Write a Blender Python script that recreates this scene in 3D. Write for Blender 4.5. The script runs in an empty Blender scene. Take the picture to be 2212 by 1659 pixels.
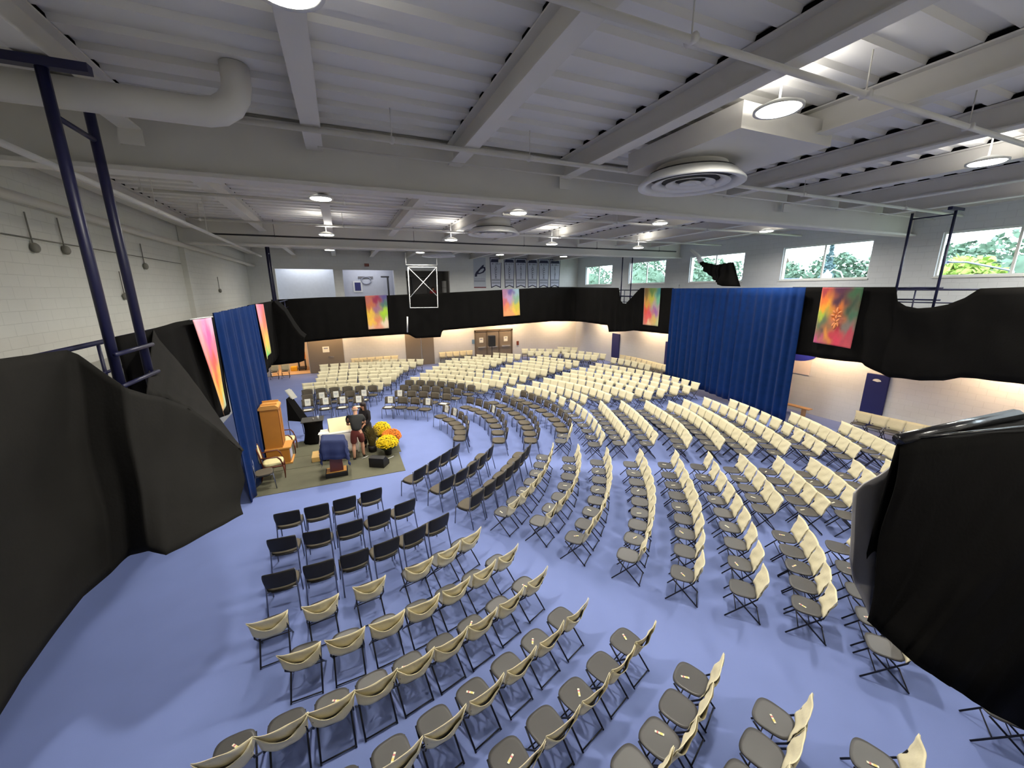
import bpy, bmesh, math, random
import numpy as np
from mathutils import Vector, Matrix
random.seed(7)
PI = math.pi
sc = bpy.context.scene
COL = sc.collection
# ------------------------------------------------------------------ camera geometry
IW, IH = 2212, 1659
CX, CY, F = 1106.0, 829.5, 846.457
R = np.array([[0.91984087, 0.09889074, -0.37962271],
              [-0.39221758, 0.21302384, -0.89486659],
              [-0.00762534, 0.97202956, 0.23473472]])
CAM = np.array([0.0, 0.0, 5.3])
def ray(x, y): return R @ np.array([(x-CX)/F, -(y-CY)/F, -1.0])
def atz(x, y, z=0.0):
    d = ray(x, y); return Vector(CAM + d*((z-CAM[2])/d[2]))
def aty(x, y, Y):
    d = ray(x, y); return Vector(CAM + d*(Y/d[1]))
def atx(x, y, X):
    d = ray(x, y); return Vector(CAM + d*(X/d[0]))
def depth_of(p):
    v = R.T @ (np.array(p)-CAM); return -v[2]
cam_d = bpy.data.cameras.new('camera'); cam = bpy.data.objects.new('camera', cam_d); COL.objects.link(cam)
cam.matrix_world = Matrix(((R[0][0], R[0][1], R[0][2], 0), (R[1][0], R[1][1], R[1][2], 0), (R[2][0], R[2][1], R[2][2], 5.3), (0, 0, 0, 1)))
cam_d.sensor_width = 36; cam_d.lens = F*36/IW; cam_d.clip_start = .03; cam_d.clip_end = 400
sc.camera = cam
# ------------------------------------------------------------------ materials
def lin(c):
    return tuple(((v/255)/12.92 if v/255 <= .04045 else ((v/255+.055)/1.055)**2.4) for v in c)
MATS = {}
def mat(name, rgb, rough=.6, metal=0., var=.06, nscale=6., bump=0., bscale=60., sheen=0., emit=None, estr=0., spec=.5, alpha=None, attr=None, trans=0.):
    if name in MATS: return MATS[name]
    m = bpy.data.materials.new(name); m.use_nodes = True; nt = m.node_tree; N = nt.nodes; L = nt.links
    b = N['Principled BSDF']; b.inputs['Roughness'].default_value = rough; b.inputs['Metallic'].default_value = metal
    b.inputs['Specular IOR Level'].default_value = spec
    if trans: b.inputs['Transmission Weight'].default_value = trans
    if sheen: b.inputs['Sheen Weight'].default_value = sheen
    tc = N.new('ShaderNodeTexCoord')
    nz = N.new('ShaderNodeTexNoise'); nz.inputs['Scale'].default_value = nscale; nz.inputs['Detail'].default_value = 3
    L.new(tc.outputs['Object'], nz.inputs['Vector'])
    r = N.new('ShaderNodeMapRange'); r.inputs['To Min'].default_value = 1-var; r.inputs['To Max'].default_value = 1+var
    L.new(nz.outputs['Fac'], r.inputs['Value'])
    mx = N.new('ShaderNodeMix'); mx.data_type = 'RGBA'; mx.blend_type = 'MULTIPLY'; mx.inputs[0].default_value = 1
    c = lin(rgb)
    if attr:
        a = N.new('ShaderNodeAttribute'); a.attribute_name = attr; L.new(a.outputs['Color'], mx.inputs[6])
    else: mx.inputs[6].default_value = (*c, 1)
    L.new(r.outputs[0], mx.inputs[7]); L.new(mx.outputs[2], b.inputs['Base Color'])
    if bump:
        n2 = N.new('ShaderNodeTexNoise'); n2.inputs['Scale'].default_value = bscale; n2.inputs['Detail'].default_value = 4
        L.new(tc.outputs['Object'], n2.inputs['Vector'])
        bp = N.new('ShaderNodeBump'); bp.inputs['Strength'].default_value = bump; bp.inputs['Distance'].default_value = .01
        L.new(n2.outputs['Fac'], bp.inputs['Height']); L.new(bp.outputs[0], b.inputs['Normal'])
    if emit: b.inputs['Emission Color'].default_value = (*lin(emit), 1); b.inputs['Emission Strength'].default_value = estr
    MATS[name] = m; return m
def brick(name, rgb, horiz, rough=.6):
    m = bpy.data.materials.new(name); m.use_nodes = True; nt = m.node_tree; N = nt.nodes; L = nt.links
    b = N['Principled BSDF']; b.inputs['Roughness'].default_value = rough
    tc = N.new('ShaderNodeTexCoord'); s = N.new('ShaderNodeSeparateXYZ'); cb = N.new('ShaderNodeCombineXYZ')
    L.new(tc.outputs['Object'], s.inputs[0]); L.new(s.outputs[horiz], cb.inputs[0]); L.new(s.outputs[2], cb.inputs[1])
    t = N.new('ShaderNodeTexBrick'); t.inputs['Scale'].default_value = 1.0
    t.inputs['Brick Width'].default_value = .4; t.inputs['Row Height'].default_value = .2; t.inputs['Mortar Size'].default_value = .008
    t.inputs['Mortar Smooth'].default_value = .6
    c = lin(rgb)
    t.inputs['Color1'].default_value = (*c, 1); t.inputs['Color2'].default_value = (*[v*.98 for v in c], 1); t.inputs['Mortar'].default_value = (*[v*.9 for v in c], 1)
    L.new(cb.outputs[0], t.inputs['Vector']); 
    nz = N.new('ShaderNodeTexNoise'); nz.inputs['Scale'].default_value = 1.3; L.new(tc.outputs['Object'], nz.inputs['Vector'])
    r = N.new('ShaderNodeMapRange'); r.inputs['To Min'].default_value = .93; r.inputs['To Max'].default_value = 1.05; L.new(nz.outputs['Fac'], r.inputs['Value'])
    mx = N.new('ShaderNodeMix'); mx.data_type = 'RGBA'; mx.blend_type = 'MULTIPLY'; mx.inputs[0].default_value = 1
    L.new(t.outputs['Color'], mx.inputs[6]); L.new(r.outputs[0], mx.inputs[7]); L.new(mx.outputs[2], b.inputs['Base Color'])
    bp = N.new('ShaderNodeBump'); bp.inputs['Strength'].default_value = .5; bp.inputs['Distance'].default_value = .006; bp.invert = True
    L.new(t.outputs['Fac'], bp.inputs['Height']); L.new(bp.outputs[0], b.inputs['Normal'])
    return m
M_floor = mat('blue_carpet', (119, 134, 188), .85, var=.10, nscale=.9, bump=.12, bscale=160)
M_ceil = mat('painted_steel_white', (222, 220, 215), .6, var=.04, nscale=.7)
M_beam = mat('painted_beam_white', (212, 209, 202), .55, var=.05, nscale=2.)
M_wallL = brick('painted_block_left', (216, 215, 208), 1)
M_wallR = brick('painted_block_right', (214, 217, 222), 1)
M_wallB = brick('painted_block_back', (218, 218, 216), 0)
M_blackcloth = mat('black_cloth', (20, 19, 18), .92, var=.25, nscale=3., bump=.25, bscale=25., spec=.06)
M_blackplastic = mat('black_shiny_sheet', (16, 15, 17), .22, var=.2, bump=.3, bscale=14.)
M_greycloth = mat('charcoal_cloth', (150, 147, 148), .85, var=.1, nscale=4., bump=.2, bscale=20.)
M_blue = mat('blue_velvet', (11, 40, 90), .85, var=.3, nscale=5., sheen=.05, spec=.08, bump=.2, bscale=30.)
M_navy = mat('navy_paint', (18, 19, 56), .45, var=.1)
M_cover = mat('cream_cloth', (230, 219, 182), .9, var=.06, nscale=9., bump=.35, bscale=22., sheen=.1)
M_seat = mat('grey_plastic', (76, 74, 73), .38, var=.05, bump=.05, bscale=200)
M_frame = mat('black_steel', (18, 18, 26), .4, metal=.3)
M_pad = mat('dark_brown_upholstery', (92, 83, 68), .75, var=.1, nscale=12.)
M_shell = mat('black_shell', (22, 20, 20), .55)
M_chrome = mat('grey_steel', (120, 124, 140), .3, metal=.8)
M_white = mat('white_paint', (225, 225, 222), .5)
M_paper = mat('white_paper', (238, 236, 222), .8, var=.02)
M_door = mat('taupe_door_paint', (128, 116, 100), .5, var=.03)
M_oak = mat('golden_oak', (196, 128, 48), .45, var=.15, nscale=3.)
M_oakd = mat('dark_oak', (150, 92, 34), .5, var=.15, nscale=3.)
M_mahog = mat('mahogany', (104, 50, 30), .35, var=.2, nscale=4.)
M_rug = mat('olive_grey_carpet', (104, 102, 82), .95, var=.1, nscale=5., bump=.3, bscale=140.)
M_led = mat('lamp_diffuser', (255, 255, 250), .5, emit=(255, 250, 232), estr=30.)
M_tube = mat('warm_tube', (255, 240, 210), .5, emit=(255, 205, 140), estr=2.)
M_dark = mat('dark_grey', (46, 46, 48), .6)
M_skin = mat('skin', (214, 160, 128), .6, var=.04)
M_glass = None
def glass():
    m = bpy.data.materials.new('window_glass'); m.use_nodes = True; nt = m.node_tree; N = nt.nodes; L = nt.links
    for n in list(N):
        if n.type != 'OUTPUT_MATERIAL': N.remove(n)
    o = [n for n in N if n.type == 'OUTPUT_MATERIAL'][0]
    t = N.new('ShaderNodeBsdfTransparent'); g = N.new('ShaderNodeBsdfGlossy'); g.inputs['Roughness'].default_value = .03
    t.inputs[0].default_value = (.93, .97, .97, 1)
    mx = N.new('ShaderNodeMixShader'); mx.inputs[0].default_value = .06
    L.new(t.outputs[0], mx.inputs[1]); L.new(g.outputs[0], mx.inputs[2]); L.new(mx.outputs[0], o.inputs[0]); return m
M_glass = glass()
# ------------------------------------------------------------------ mesh builder
class MB:
    def __init__(s): s.v = []; s.f = []; s.mi = []; s.cur = 0; s.smooth = []; s.sm = False
    def add(s, vs, fs, smooth=None):
        o = len(s.v); s.v += [tuple(p) for p in vs]
        for f in fs: s.f.append([i+o for i in f]); s.mi.append(s.cur); s.smooth.append(s.sm if smooth is None else smooth)
    def box(s, a, b):
        x0, y0, z0 = a; x1, y1, z1 = b
        if x0 > x1: x0, x1 = x1, x0
        if y0 > y1: y0, y1 = y1, y0
        if z0 > z1: z0, z1 = z1, z0
        s.add([(x0,y0,z0),(x1,y0,z0),(x1,y1,z0),(x0,y1,z0),(x0,y0,z1),(x1,y0,z1),(x1,y1,z1),(x0,y1,z1)],
              [(0,3,2,1),(4,5,6,7),(0,1,5,4),(1,2,6,5),(2,3,7,6),(3,0,4,7)])
    def tube(s, pts, r, n=8, r2=None):
        pts = [Vector(p) for p in pts]; m = len(pts); rings = []; up0 = None
        for i, p in enumerate(pts):
            if i == 0: d = pts[1]-p
            elif i == m-1: d = p-pts[-2]
            else: d = (pts[i+1]-p).normalized()+(p-pts[i-1]).normalized()
            if d.length < 1e-9: d = Vector((0, 0, 1))
            d.normalize(); up = Vector((0, 0, 1)) if abs(d.z) < .9 else Vector((1, 0, 0))
            a = d.cross(up).normalized()
            if up0 is not None and a.dot(up0) < 0 and abs(a.dot(up0)) > .3: a = -a
            up0 = a; b = d.cross(a).normalized()
            rr = r if r2 is None else r+(r2-r)*i/(m-1)
            rings.append([p+a*math.cos(2*PI*k/n)*rr+b*math.sin(2*PI*k/n)*rr for k in range(n)])
        vs = [q for g in rings for q in g]; fs = []
        for i in range(m-1):
            for k in range(n): fs.append((i*n+k, i*n+(k+1) % n, (i+1)*n+(k+1) % n, (i+1)*n+k))
        fs.append(tuple(range(n-1, -1, -1))); fs.append(tuple((m-1)*n+k for k in range(n)))
        s.add(vs, fs, True)
    def lathe(s, c, prof, n=24, caps=True):
        vs = []; fs = []
        for r, z in prof:
            for k in range(n): vs.append((c[0]+r*math.cos(2*PI*k/n), c[1]+r*math.sin(2*PI*k/n), c[2]+z))
        for i in range(len(prof)-1):
            for k in range(n): fs.append((i*n+k, i*n+(k+1) % n, (i+1)*n+(k+1) % n, (i+1)*n+k))
        if caps: fs.append(tuple(range(n-1, -1, -1))); fs.append(tuple((len(prof)-1)*n+k for k in range(n)))
        s.add(vs, fs, True)
    def grid(s, P, th=0.0, smooth=True):
        """P[i][j] Vectors; optional thickness"""
        a = len(P); b = len(P[0]); vs = [p for row in P for p in row]; fs = []
        for i in range(a-1):
            for j in range(b-1): fs.append((i*b+j, i*b+j+1, (i+1)*b+j+1, (i+1)*b+j))
        if th:
            nr = []
            for i in range(a):
                for j in range(b):
                    u = P[min(i+1, a-1)][j]-P[max(i-1, 0)][j]; w = P[i][min(j+1, b-1)]-P[i][max(j-1, 0)]
                    q = u.cross(w); q = q.normalized() if q.length > 1e-12 else Vector((0, 0, 1)); nr.append(q)
            o = len(vs); vs = vs+[p-q*th for p, q in zip(vs, nr)]
            fs += [tuple(k+o for k in reversed(f)) for f in fs[:]]
            for i in range(a-1):
                for (j, fl) in ((0, 0), (b-1, 1)):
                    q = (i*b+j, (i+1)*b+j, (i+1)*b+j+o, i*b+j+o); fs.append(q if not fl else q[::-1])
            for j in range(b-1):
                for (i, fl) in ((0, 1), (a-1, 0)):
                    q = (i*b+j, i*b+j+1, i*b+j+1+o, i*b+j+o); fs.append(q if not fl else q[::-1])
        s.add(vs, fs, smooth)
    def prism(s, poly, a, ax, th):
        """poly in the plane normal to ax (0 x,1 y,2 z) at coordinate a, thickness th"""
        def P(u, v, w):
            return (w, u, v) if ax == 0 else ((u, w, v) if ax == 1 else (u, v, w))
        n = len(poly); vs = [P(u, v, a) for u, v in poly]+[P(u, v, a+th) for u, v in poly]
        fs = [tuple(range(n)), tuple(range(2*n-1, n-1, -1))]+[(i, (i+1) % n, n+(i+1) % n, n+i) for i in range(n)]
        s.add(vs, fs)
    def ball(s, c, r, n=10, m=7):
        r = (r, r, r) if not hasattr(r, '__len__') else r; vs = []; fs = []
        for i in range(m+1):
            t = PI*i/m
            for k in range(n): vs.append((c[0]+r[0]*math.sin(t)*math.cos(2*PI*k/n), c[1]+r[1]*math.sin(t)*math.sin(2*PI*k/n), c[2]+r[2]*math.cos(t)))
        for i in range(m):
            for k in range(n): fs.append((i*n+k, (i+1)*n+k, (i+1)*n+(k+1) % n, i*n+(k+1) % n))
        s.add(vs, fs, True)
    def mesh(s, name, mats):
        me = bpy.data.meshes.new(name); me.from_pydata(s.v, [], s.f)
        for m in (mats if isinstance(mats, (list, tuple)) else [mats]): me.materials.append(m)
        me.polygons.foreach_set('material_index', s.mi); me.polygons.foreach_set('use_smooth', s.smooth)
        bm = bmesh.new(); bm.from_mesh(me); bmesh.ops.recalc_face_normals(bm, faces=bm.faces); bm.to_mesh(me); bm.free()
        me.update(); return me
    def build(s, name, mats, parent=None):
        o = bpy.data.objects.new(name, s.mesh(name, mats)); COL.objects.link(o); o.parent = parent; return o
def tag(o, label=None, cat=None, group=None, kind=None):
    if label: o['label'] = label
    if cat: o['category'] = cat
    if group: o['group'] = group
    if kind: o['kind'] = kind
    return o
def empty(name, loc=(0, 0, 0), rz=0., label=None, cat=None, group=None):
    o = bpy.data.objects.new(name, None); COL.objects.link(o); o.location = loc; o.rotation_euler = (0, 0, rz)
    o.empty_display_size = .1
    return tag(o, label, cat, group)
def boxes(name, m, parent, *bs, bevel=0.):
    b = MB()
    for a, c in bs: b.box(a, c)
    o = b.build(name, m, parent)
    if bevel:
        md = o.modifiers.new('bevel', 'BEVEL'); md.width = bevel; md.segments = 2; md.limit_method = 'ANGLE'
    return o
def copy_tree(root, loc, rz, label=None, group=None):
    r = root.copy(); COL.objects.link(r); r.location = loc; r.rotation_euler = (0, 0, rz)
    if label: r['label'] = label
    if group: r['group'] = group
    for ch in root.children:
        c = ch.copy(); COL.objects.link(c); c.parent = r
        for g in ch.children:
            d = g.copy(); COL.objects.link(d); d.parent = c
    return r
def text_mesh(name, s, size, m, parent, loc, rot, ext=.004, align='CENTER'):
    cu = bpy.data.curves.new(name, 'FONT'); cu.body = s; cu.size = size; cu.extrude = ext; cu.align_x = align; cu.align_y = 'CENTER'
    t = bpy.data.objects.new(name, cu); COL.objects.link(t)
    dg = bpy.context.evaluated_depsgraph_get(); me = bpy.data.meshes.new_from_object(t.evaluated_get(dg))
    bpy.data.objects.remove(t); me.materials.clear(); me.materials.append(m)
    o = bpy.data.objects.new(name, me); COL.objects.link(o); o.location = loc; o.rotation_euler = rot; o.parent = parent; return o
# ------------------------------------------------------------------ room shell
XL, XR, YB, YN, ZD = -5.0, 18.0, 28.5, -2.6, 7.85
EL, ER, EB, EN = -2.75, 16.1, 26.2, .06     # inner edges of the running-track gallery
def struct(name, m, *bs): o = boxes(name, m, None, *bs); o['kind'] = 'structure'; return o
struct('floor', M_floor, ((XL-.3, YN-.3, -.2), (XR+.3, YB+.3, 0)))
struct('wall_left', M_wallL, ((XL-.3, YN, 0), (XL, YB+.3, 8.2)))
struct('wall_near', M_wallB, ((XL-.3, YN-.3, 0), (XR+.3, YN, 8.2)))
WIN = [(23.96, 27.31), (18.82, 22.12), (13.74, 17.0), (8.67, 11.91), (3.6, 6.85), (-1.5, 1.75)]
WZ = (5.6, 6.97)
bs = [((XR, YN, 0), (XR+.3, YB+.3, WZ[0])), ((XR, YN, WZ[1]), (XR+.3, YB+.3, 8.2))]
e = YB+.3
for a, b in WIN: bs.append(((XR, b, WZ[0]), (XR+.3, e, WZ[1]))); e = a
bs.append(((XR, YN, WZ[0]), (XR+.3, e, WZ[1])))
struct('wall_right', M_wallR, *bs)
for i, (a, b) in enumerate(WIN):
    w = MB(); t = .05
    x0, x1 = XR+.06, XR+.14
    w.box((x0, a, WZ[0]), (x1, a+t, WZ[1])); w.box((x0, b-t, WZ[0]), (x1, b, WZ[1]))
    w.box((x0, a+t, WZ[0]), (x1, b-t, WZ[0]+t)); w.box((x0, a+t, WZ[1]-t), (x1, b-t, WZ[1]))
    mid = (a+b)/2; w.box((x0+.01, mid-.03, WZ[0]+t), (x1-.01, mid+.03, WZ[1]-t))
    o = w.build('window_%d' % (i+1), M_white); o['kind'] = 'structure'
    g = boxes('pane', M_glass, o, ((XR+.095, a+t, WZ[0]+t), (XR+.101, mid-.03, WZ[1]-t)))
    g = boxes('pane', M_glass, o, ((XR+.095, mid+.03, WZ[0]+t), (XR+.101, b-t, WZ[1]-t)))
    boxes('window_sill', M_white, o, ((XR-.04, a-.03, WZ[0]-.05), (XR-.002, b+.03, WZ[0]-.002)))
# back wall with openings: one doorway below, three gallery openings above
def bx(px, py): return aty(px, py, YB)
op = [(-3.55, -.30, 4.3, 6.64), (.25, 3.45, 4.3, 6.62), (4.25, 7.30, 4.3, 6.60)]
dw = (-4.55, -2.35, 0, 2.25)
xs = sorted({XL, XR+.3, dw[0], dw[1]} | {v for o_ in op for v in o_[:2]})
bs = []
for a, b in zip(xs[:-1], xs[1:]):
    m_ = (a+b)/2; holes = [h for h in [dw]+op if h[0] < m_ < h[1]]
    holes.sort(key=lambda h: h[2]); z = 0
    for h in holes:
        if h[2] > z: bs.append(((a, YB, z), (b, YB+.3, h[2])))
        z = h[3]
    bs.append(((a, YB, z), (b, YB+.3, 8.2)))
struct('wall_back', M_wallB, *bs)
# rooms behind the gallery openings
M_bright = mat('pale_blue_wall', (226, 230, 238), .7)
M_midroom = mat('pale_grey_wall', (196, 198, 208), .7)
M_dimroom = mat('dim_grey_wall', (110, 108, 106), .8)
def room(name, x0, x1, z0, z1, d, m):
    return struct(name, m, ((x0-.1, YB+.3+d, z0-.1), (x1+.1, YB+.4+d, z1+.5)), ((x0-.1, YB+.3, z0-.1), (x0-.001, YB+.3+d, z1+.5)),
           ((x1+.001, YB+.3, z0-.1), (x1+.1, YB+.3+d, z1+.5)), ((x0-.1, YB+.3, z1+.4), (x1+.1, YB+.3+d, z1+.5)), ((x0-.1, YB+.3, z0-.2), (x1+.1, YB+.3+d, z0)))
room('wall_meeting_room', -3.75, -.1, 3.9, 6.8, .9, M_bright)
room('wall_corridor', .1, 3.6, 3.9, 6.8, 1.6, M_midroom)
room('wall_fitness_room', 4.0, 7.5, 3.9, 6.8, 2.6, M_dimroom)
room('wall_store_room', -4.8, -2.2, 0.02, 2.4, 2.4, mat('cream_wall', (226, 206, 176), .7))
struct('floor_store_room', mat('pale_wood_floor', (206, 170, 128), .4, nscale=2., var=.12), ((-4.8, YB, .02), (-2.2, YB+2.6, .03)))
boxes('trim_1', M_white, None, ((3.47, YB-.02, 4.3), (3.53, YB-.002, 6.55)))['kind'] = 'structure'
# gallery slab and soffit
struct('floor_gallery', mat('gallery_concrete', (170, 168, 160), .8), ((XL+.002, YN+.002, 3.62), (EL-.06, YB-.002, 3.86)), ((ER+.06, YN+.002, 3.62), (XR-.002, YB-.002, 3.86)),
       ((EL-.06, EB+.06, 3.62), (ER+.06, YB-.002, 3.86)), ((EL-.06, YN+.002, 3.62), (ER+.06, EN-.06, 3.86)))
# ceiling: corrugated deck (flutes run left-right)
c = MB(); y = YN-.3; prof = []
pitch = .465; off = 3.82 - .12
k0 = int((YN-off)/pitch)-1
yy = off+k0*pitch
while yy < YB+.5:
    prof += [(yy, 7.875), (yy+.20, 7.875), (yy+.225, 7.81), (yy+.44, 7.81)]; yy += pitch
c.grid([[Vector((XL-.3, p[0], p[1])) for p in prof], [Vector((XR+.3, p[0], p[1])) for p in prof]], th=0, smooth=False)
c.box((XL-.3, YN-.3, 8.0), (XR+.3, YB+.4, 8.15))
o = c.build('ceiling', M_ceil); o['kind'] = 'structure'
# big girders and purlins
M_flute_shade = mat('black_flute_shade', (10, 10, 11), .95, spec=.02)  # near-black strips on the beam tops paint the shade inside the deck flutes
GY = [7.68, 17.8]
for gi, gy in enumerate(GY):
    g = MB(); g.box((XL+.01, gy-.02, 6.99), (XR-.01, gy+.02, 7.80)); g.box((XL+.01, gy-.17, 6.93), (XR-.01, gy+.17, 6.99)); g.box((XL+.01, gy-.17, 7.74), (XR-.01, gy+.17, 7.80))
    o = g.build('trim_girder', M_beam); o['kind'] = 'structure'
PX = [-4.65, -2.4, -.15, 2.1, 4.37, 6.65, 8.92, 11.18, 13.45, 15.72]
for px in PX:
    for a, b in ((YN+.01, GY[0]-.18), (GY[0]+.18, GY[1]-.18), (GY[1]+.18, YB-.01)):
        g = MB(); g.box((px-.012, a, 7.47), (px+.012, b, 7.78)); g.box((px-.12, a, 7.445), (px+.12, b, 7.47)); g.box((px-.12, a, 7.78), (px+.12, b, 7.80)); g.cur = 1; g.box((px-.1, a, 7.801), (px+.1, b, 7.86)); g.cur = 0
        if px in (-2.4, 4.37, 11.18):        # boxed-in beam stubs show a bracket plate at the girder
            g.box((px-.13, b-.02, 7.25), (px+.13, b, 7.445))
        o = g.build('trim_beam', [M_beam, M_flute_shade]); o['kind'] = 'structure'
# edge strips where the walls meet the deck
struct('trim_right', M_beam, ((XR-.12, YN, 7.66), (XR-.001, GY[0]-.18, 7.80)), ((XR-.12, GY[0]+.18, 7.66), (XR-.001, GY[1]-.18, 7.80)))
struct('trim_left', M_beam, ((XL+.001, YN, 7.60), (XL+.14, GY[0]-.18, 7.80)), ((XL+.001, GY[0]+.18, 7.60), (XL+.14, GY[1]-.18, 7.80)))
struct('trim_pilaster', M_wallL, ((XL, 17.62, 3.87), (XL+.16, 17.98, 6.92)), ((XL, 7.5, 3.87), (XL+.16, 7.86, 6.92)))
struct('trim_pilaster_right', M_wallR, ((XR-.10, 17.6, 3.87), (XR, 18.0, 5.5)))
# pipes
def pipe(name, pts, r, label, m=M_beam, n=10, hang=None):
    g = MB(); g.tube(pts, r, n)
    o = g.build(name, m); tag(o, label, 'pipe')
    if hang:
        for q in hang:
            h = MB(); h.tube([q, (q[0], q[1], 7.82)], .008, 5); h.tube([(q[0]-.001, q[1]-r-.02, q[2]), (q[0], q[1]+r+.02, q[2])], r*1.15, 8)
            h.build('hanger', m, o)
    return o
pipe('sprinkler_pipe', [(-1.2, 6.48, 7.40), (17.9, 6.48, 7.40)], .035, 'white sprinkler pipe running along the nearest big roof girder', hang=[(x, 6.48, 7.40) for x in (0.9, 3.1, 10.2, 14.6)])
pipe('conduit_pipe', [(-.1, 7.1, 7.38), (17.9, 7.1, 7.38)], .014, 'thin white conduit strung low along the nearest roof girder')
pipe('sprinkler_pipe', [(-2.0, 3.05, 7.38), (17.9, 3.05, 7.38)], .035, 'white sprinkler pipe crossing the roof beams nearest overhead', hang=[(x, 3.05, 7.38) for x in (1.0, 3.0, 5.6, 8.0, 10.4)])
pipe('sprinkler_pipe', [(-3.6, 11.2, 7.38), (17.9, 11.2, 7.38)], .035, 'white sprinkler pipe below the beams just behind the nearest girder', hang=[(x, 11.2, 7.38) for x in (-3.6, 0.3, 4.5, 8.5, 12.5)])
pipe('sprinkler_pipe', [(-3.6, 15.0, 7.38), (17.9, 15.0, 7.38)], .035, 'white sprinkler pipe midway between the two roof girders', hang=[(x, 15.0, 7.38) for x in (-3.6, 0.3, 4.5, 8.5, 12.5)])
pipe('black_conduit', [(-4.0, 17.3, 7.25), (17.2, 17.3, 7.25)], .03, 'long black pipe strung in front of the far roof girder', m=M_dark, hang=[(x, 17.3, 7.25) for x in (-2, 3, 8, 12, 16)])
pipe('wall_pipe', [(-3.15, YN+.1, 6.85), (-3.15, 21.6, 6.85)], .04, 'straight white pipe high beside the left brick wall', hang=[(-3.15, y, 6.85) for y in (4, 10.3, 13.6, 20)])
pipe('drain_pipe', [(-4.8, YN+.1, 6.86), (-4.8, 26.9, 6.86), (-4.72, 27.3, 6.8), (-4.6, 28.4, 6.8)], .085, 'thick white drain pipe along the top of the left brick wall')
# large elbow duct upper left
g = MB(); dz_ = 7.285; arc = [(-4.9, 6.0, dz_), (-1.2, 6.0, dz_)]+[(-1.2+.34*math.sin(t_), 6.0, dz_+.34*(1-math.cos(t_))) for t_ in (.4, .8, 1.2, PI/2)]+[(-.86, 6.0, 7.80)]
g.tube(arc, .15, 16); tag(g.build('roof_duct', M_beam), 'fat white elbow duct turning up into the roof near the blue posts', 'duct')
# ceiling ventilation diffusers
def diffuser(cx, cy, cz, r, boxed, label):
    t = empty('ceiling_diffuser', (cx, cy, cz), 0, label, 'air vent', 'round ceiling air diffusers')
    g = MB(); g.lathe((0, 0, 0), [(r*.80, .16), (r*.86, .02), (r, 0), (r*1.0, .03), (r*.84, .17), (r*.80, .16)], 40, False); g2 = g.build('outer_ring', M_white, t)
    for k, (a, b, z) in enumerate([(.73, .54, .02), (.46, .28, .025), (.20, .01, .03)]):
        h = MB(); P = []
        for q, (rr, zz) in enumerate([(r*a, z), (r*b, z+.055)]):
            P.append([Vector((rr*math.cos(2*PI*i/36), rr*math.sin(2*PI*i/36), zz-.0)) for i in range(37)])
        h.grid(P, th=.012); h.build('cone_ring', M_white, t)
    h = MB(); h.lathe((0, 0, 0), [(r*.82, .17), (r*.80, .2)], 32); h.build('throat', M_dark, t)
    h = MB(); h.lathe((0, 0, 0), [(r*.66, .2), (r*.66, .46)], 32)
    h.build('neck', M_beam, t)
    if boxed: boxes('plenum_box', M_beam, t, ((-.75, -1.5, .3), (1.15, .75, .62)))
    return t
diffuser(5.75, 5.6, 7.02, .86, True, 'nearest and largest round white ceiling air diffuser under a boxed duct')
diffuser(4.85, 12.9, 7.06, .86, False, 'second round ceiling air diffuser, seen edge-on beyond the near girder')
diffuser(5.0, 21.6, 7.02, .86, False, 'farthest round ceiling air diffuser, above the hanging basketball frame')
# ------------------------------------------------------------------ lamps
LZ = 7.34
def lamp_proto():
    t = empty('high_bay_lamp', (0, 0, LZ)); tag(t, 'x', 'ceiling light', 'round high bay lamps')
    g = MB(); g.lathe((0, 0, 0), [(.22, .012), (.262, 0), (.262, .03), (.15, .08), (.10, .1)], 28); g.build('housing', M_white, t)
    g = MB(); g.lathe((0, 0, 0), [(.215, -.004), (.22, .011)], 28); g.build('diffuser', M_led, t)
    g = MB(); g.lathe((0, 0, 0), [(.05, .095), (.05, .103)], 12); g.build('canopy', M_white, t)
    return t
lamp0 = lamp_proto(); first = True
rows = ['nearest', 'second', 'third', 'farthest']; cols = ['leftmost', 'second from left', 'second from right', 'rightmost']
LX = [(-.15, 5.0, 10.4, 15.4), (-.2, 4.75, 9.8, 14.95), (-.24, 4.04, 8.35, 12.9), (-.3, 4.35, 9.15, 13.6)]; LZs = [LZ, LZ, 7.12, LZ]
LYs = [3.62, 10.65, 15.3, 23.3]
def area(name, loc, size, energy, color=(1, 1, 1), rot=(0, 0, 0), sy=None, disk=False, spread=PI):
    ld = bpy.data.lights.new(name, 'AREA'); ld.energy = energy; ld.color = color; ld.size = size; ld.spread = spread
    if disk: ld.shape = 'DISK'
    if sy: ld.shape = 'RECTANGLE'; ld.size_y = sy
    o = bpy.data.objects.new(name, ld); COL.objects.link(o); o.location = loc; o.rotation_euler = rot; return o
LAMP_E = 190; SPR = math.radians(164)
for i, ly in enumerate(LYs):
    for j, lx in enumerate(LX[i]):
        lab = 'lit round high-bay ceiling lamp, %s in the %s row' % (cols[j], rows[i])
        lz = LZs[i]
        if first: t = lamp0; t.location = (lx, ly, lz); t['label'] = lab; first = False
        else: t = copy_tree(lamp0, (lx, ly, lz), 0, lab)
        if lz < 7.3 or j > 0 and i != 1: g = MB(); g.tube([(0, 0, .104), (0, 0, (7.44 if abs(lx-PX[2]) < .12 or abs(lx-PX[4]) < .12 else 7.79)-lz)], .012, 6); g.build('rod', M_white, t)
        area('lamp_light', (lx, ly, lz-.012), .34, LAMP_E, (1, .955, .86), disk=True, spread=SPR)
        area('added_ceiling_fill', (lx, ly, lz+.12),   .7, 15, (1, .97, .92), rot=(PI, 0, 0), disk=True)  # added upward fill over each lamp, brightens the ceiling
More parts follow.
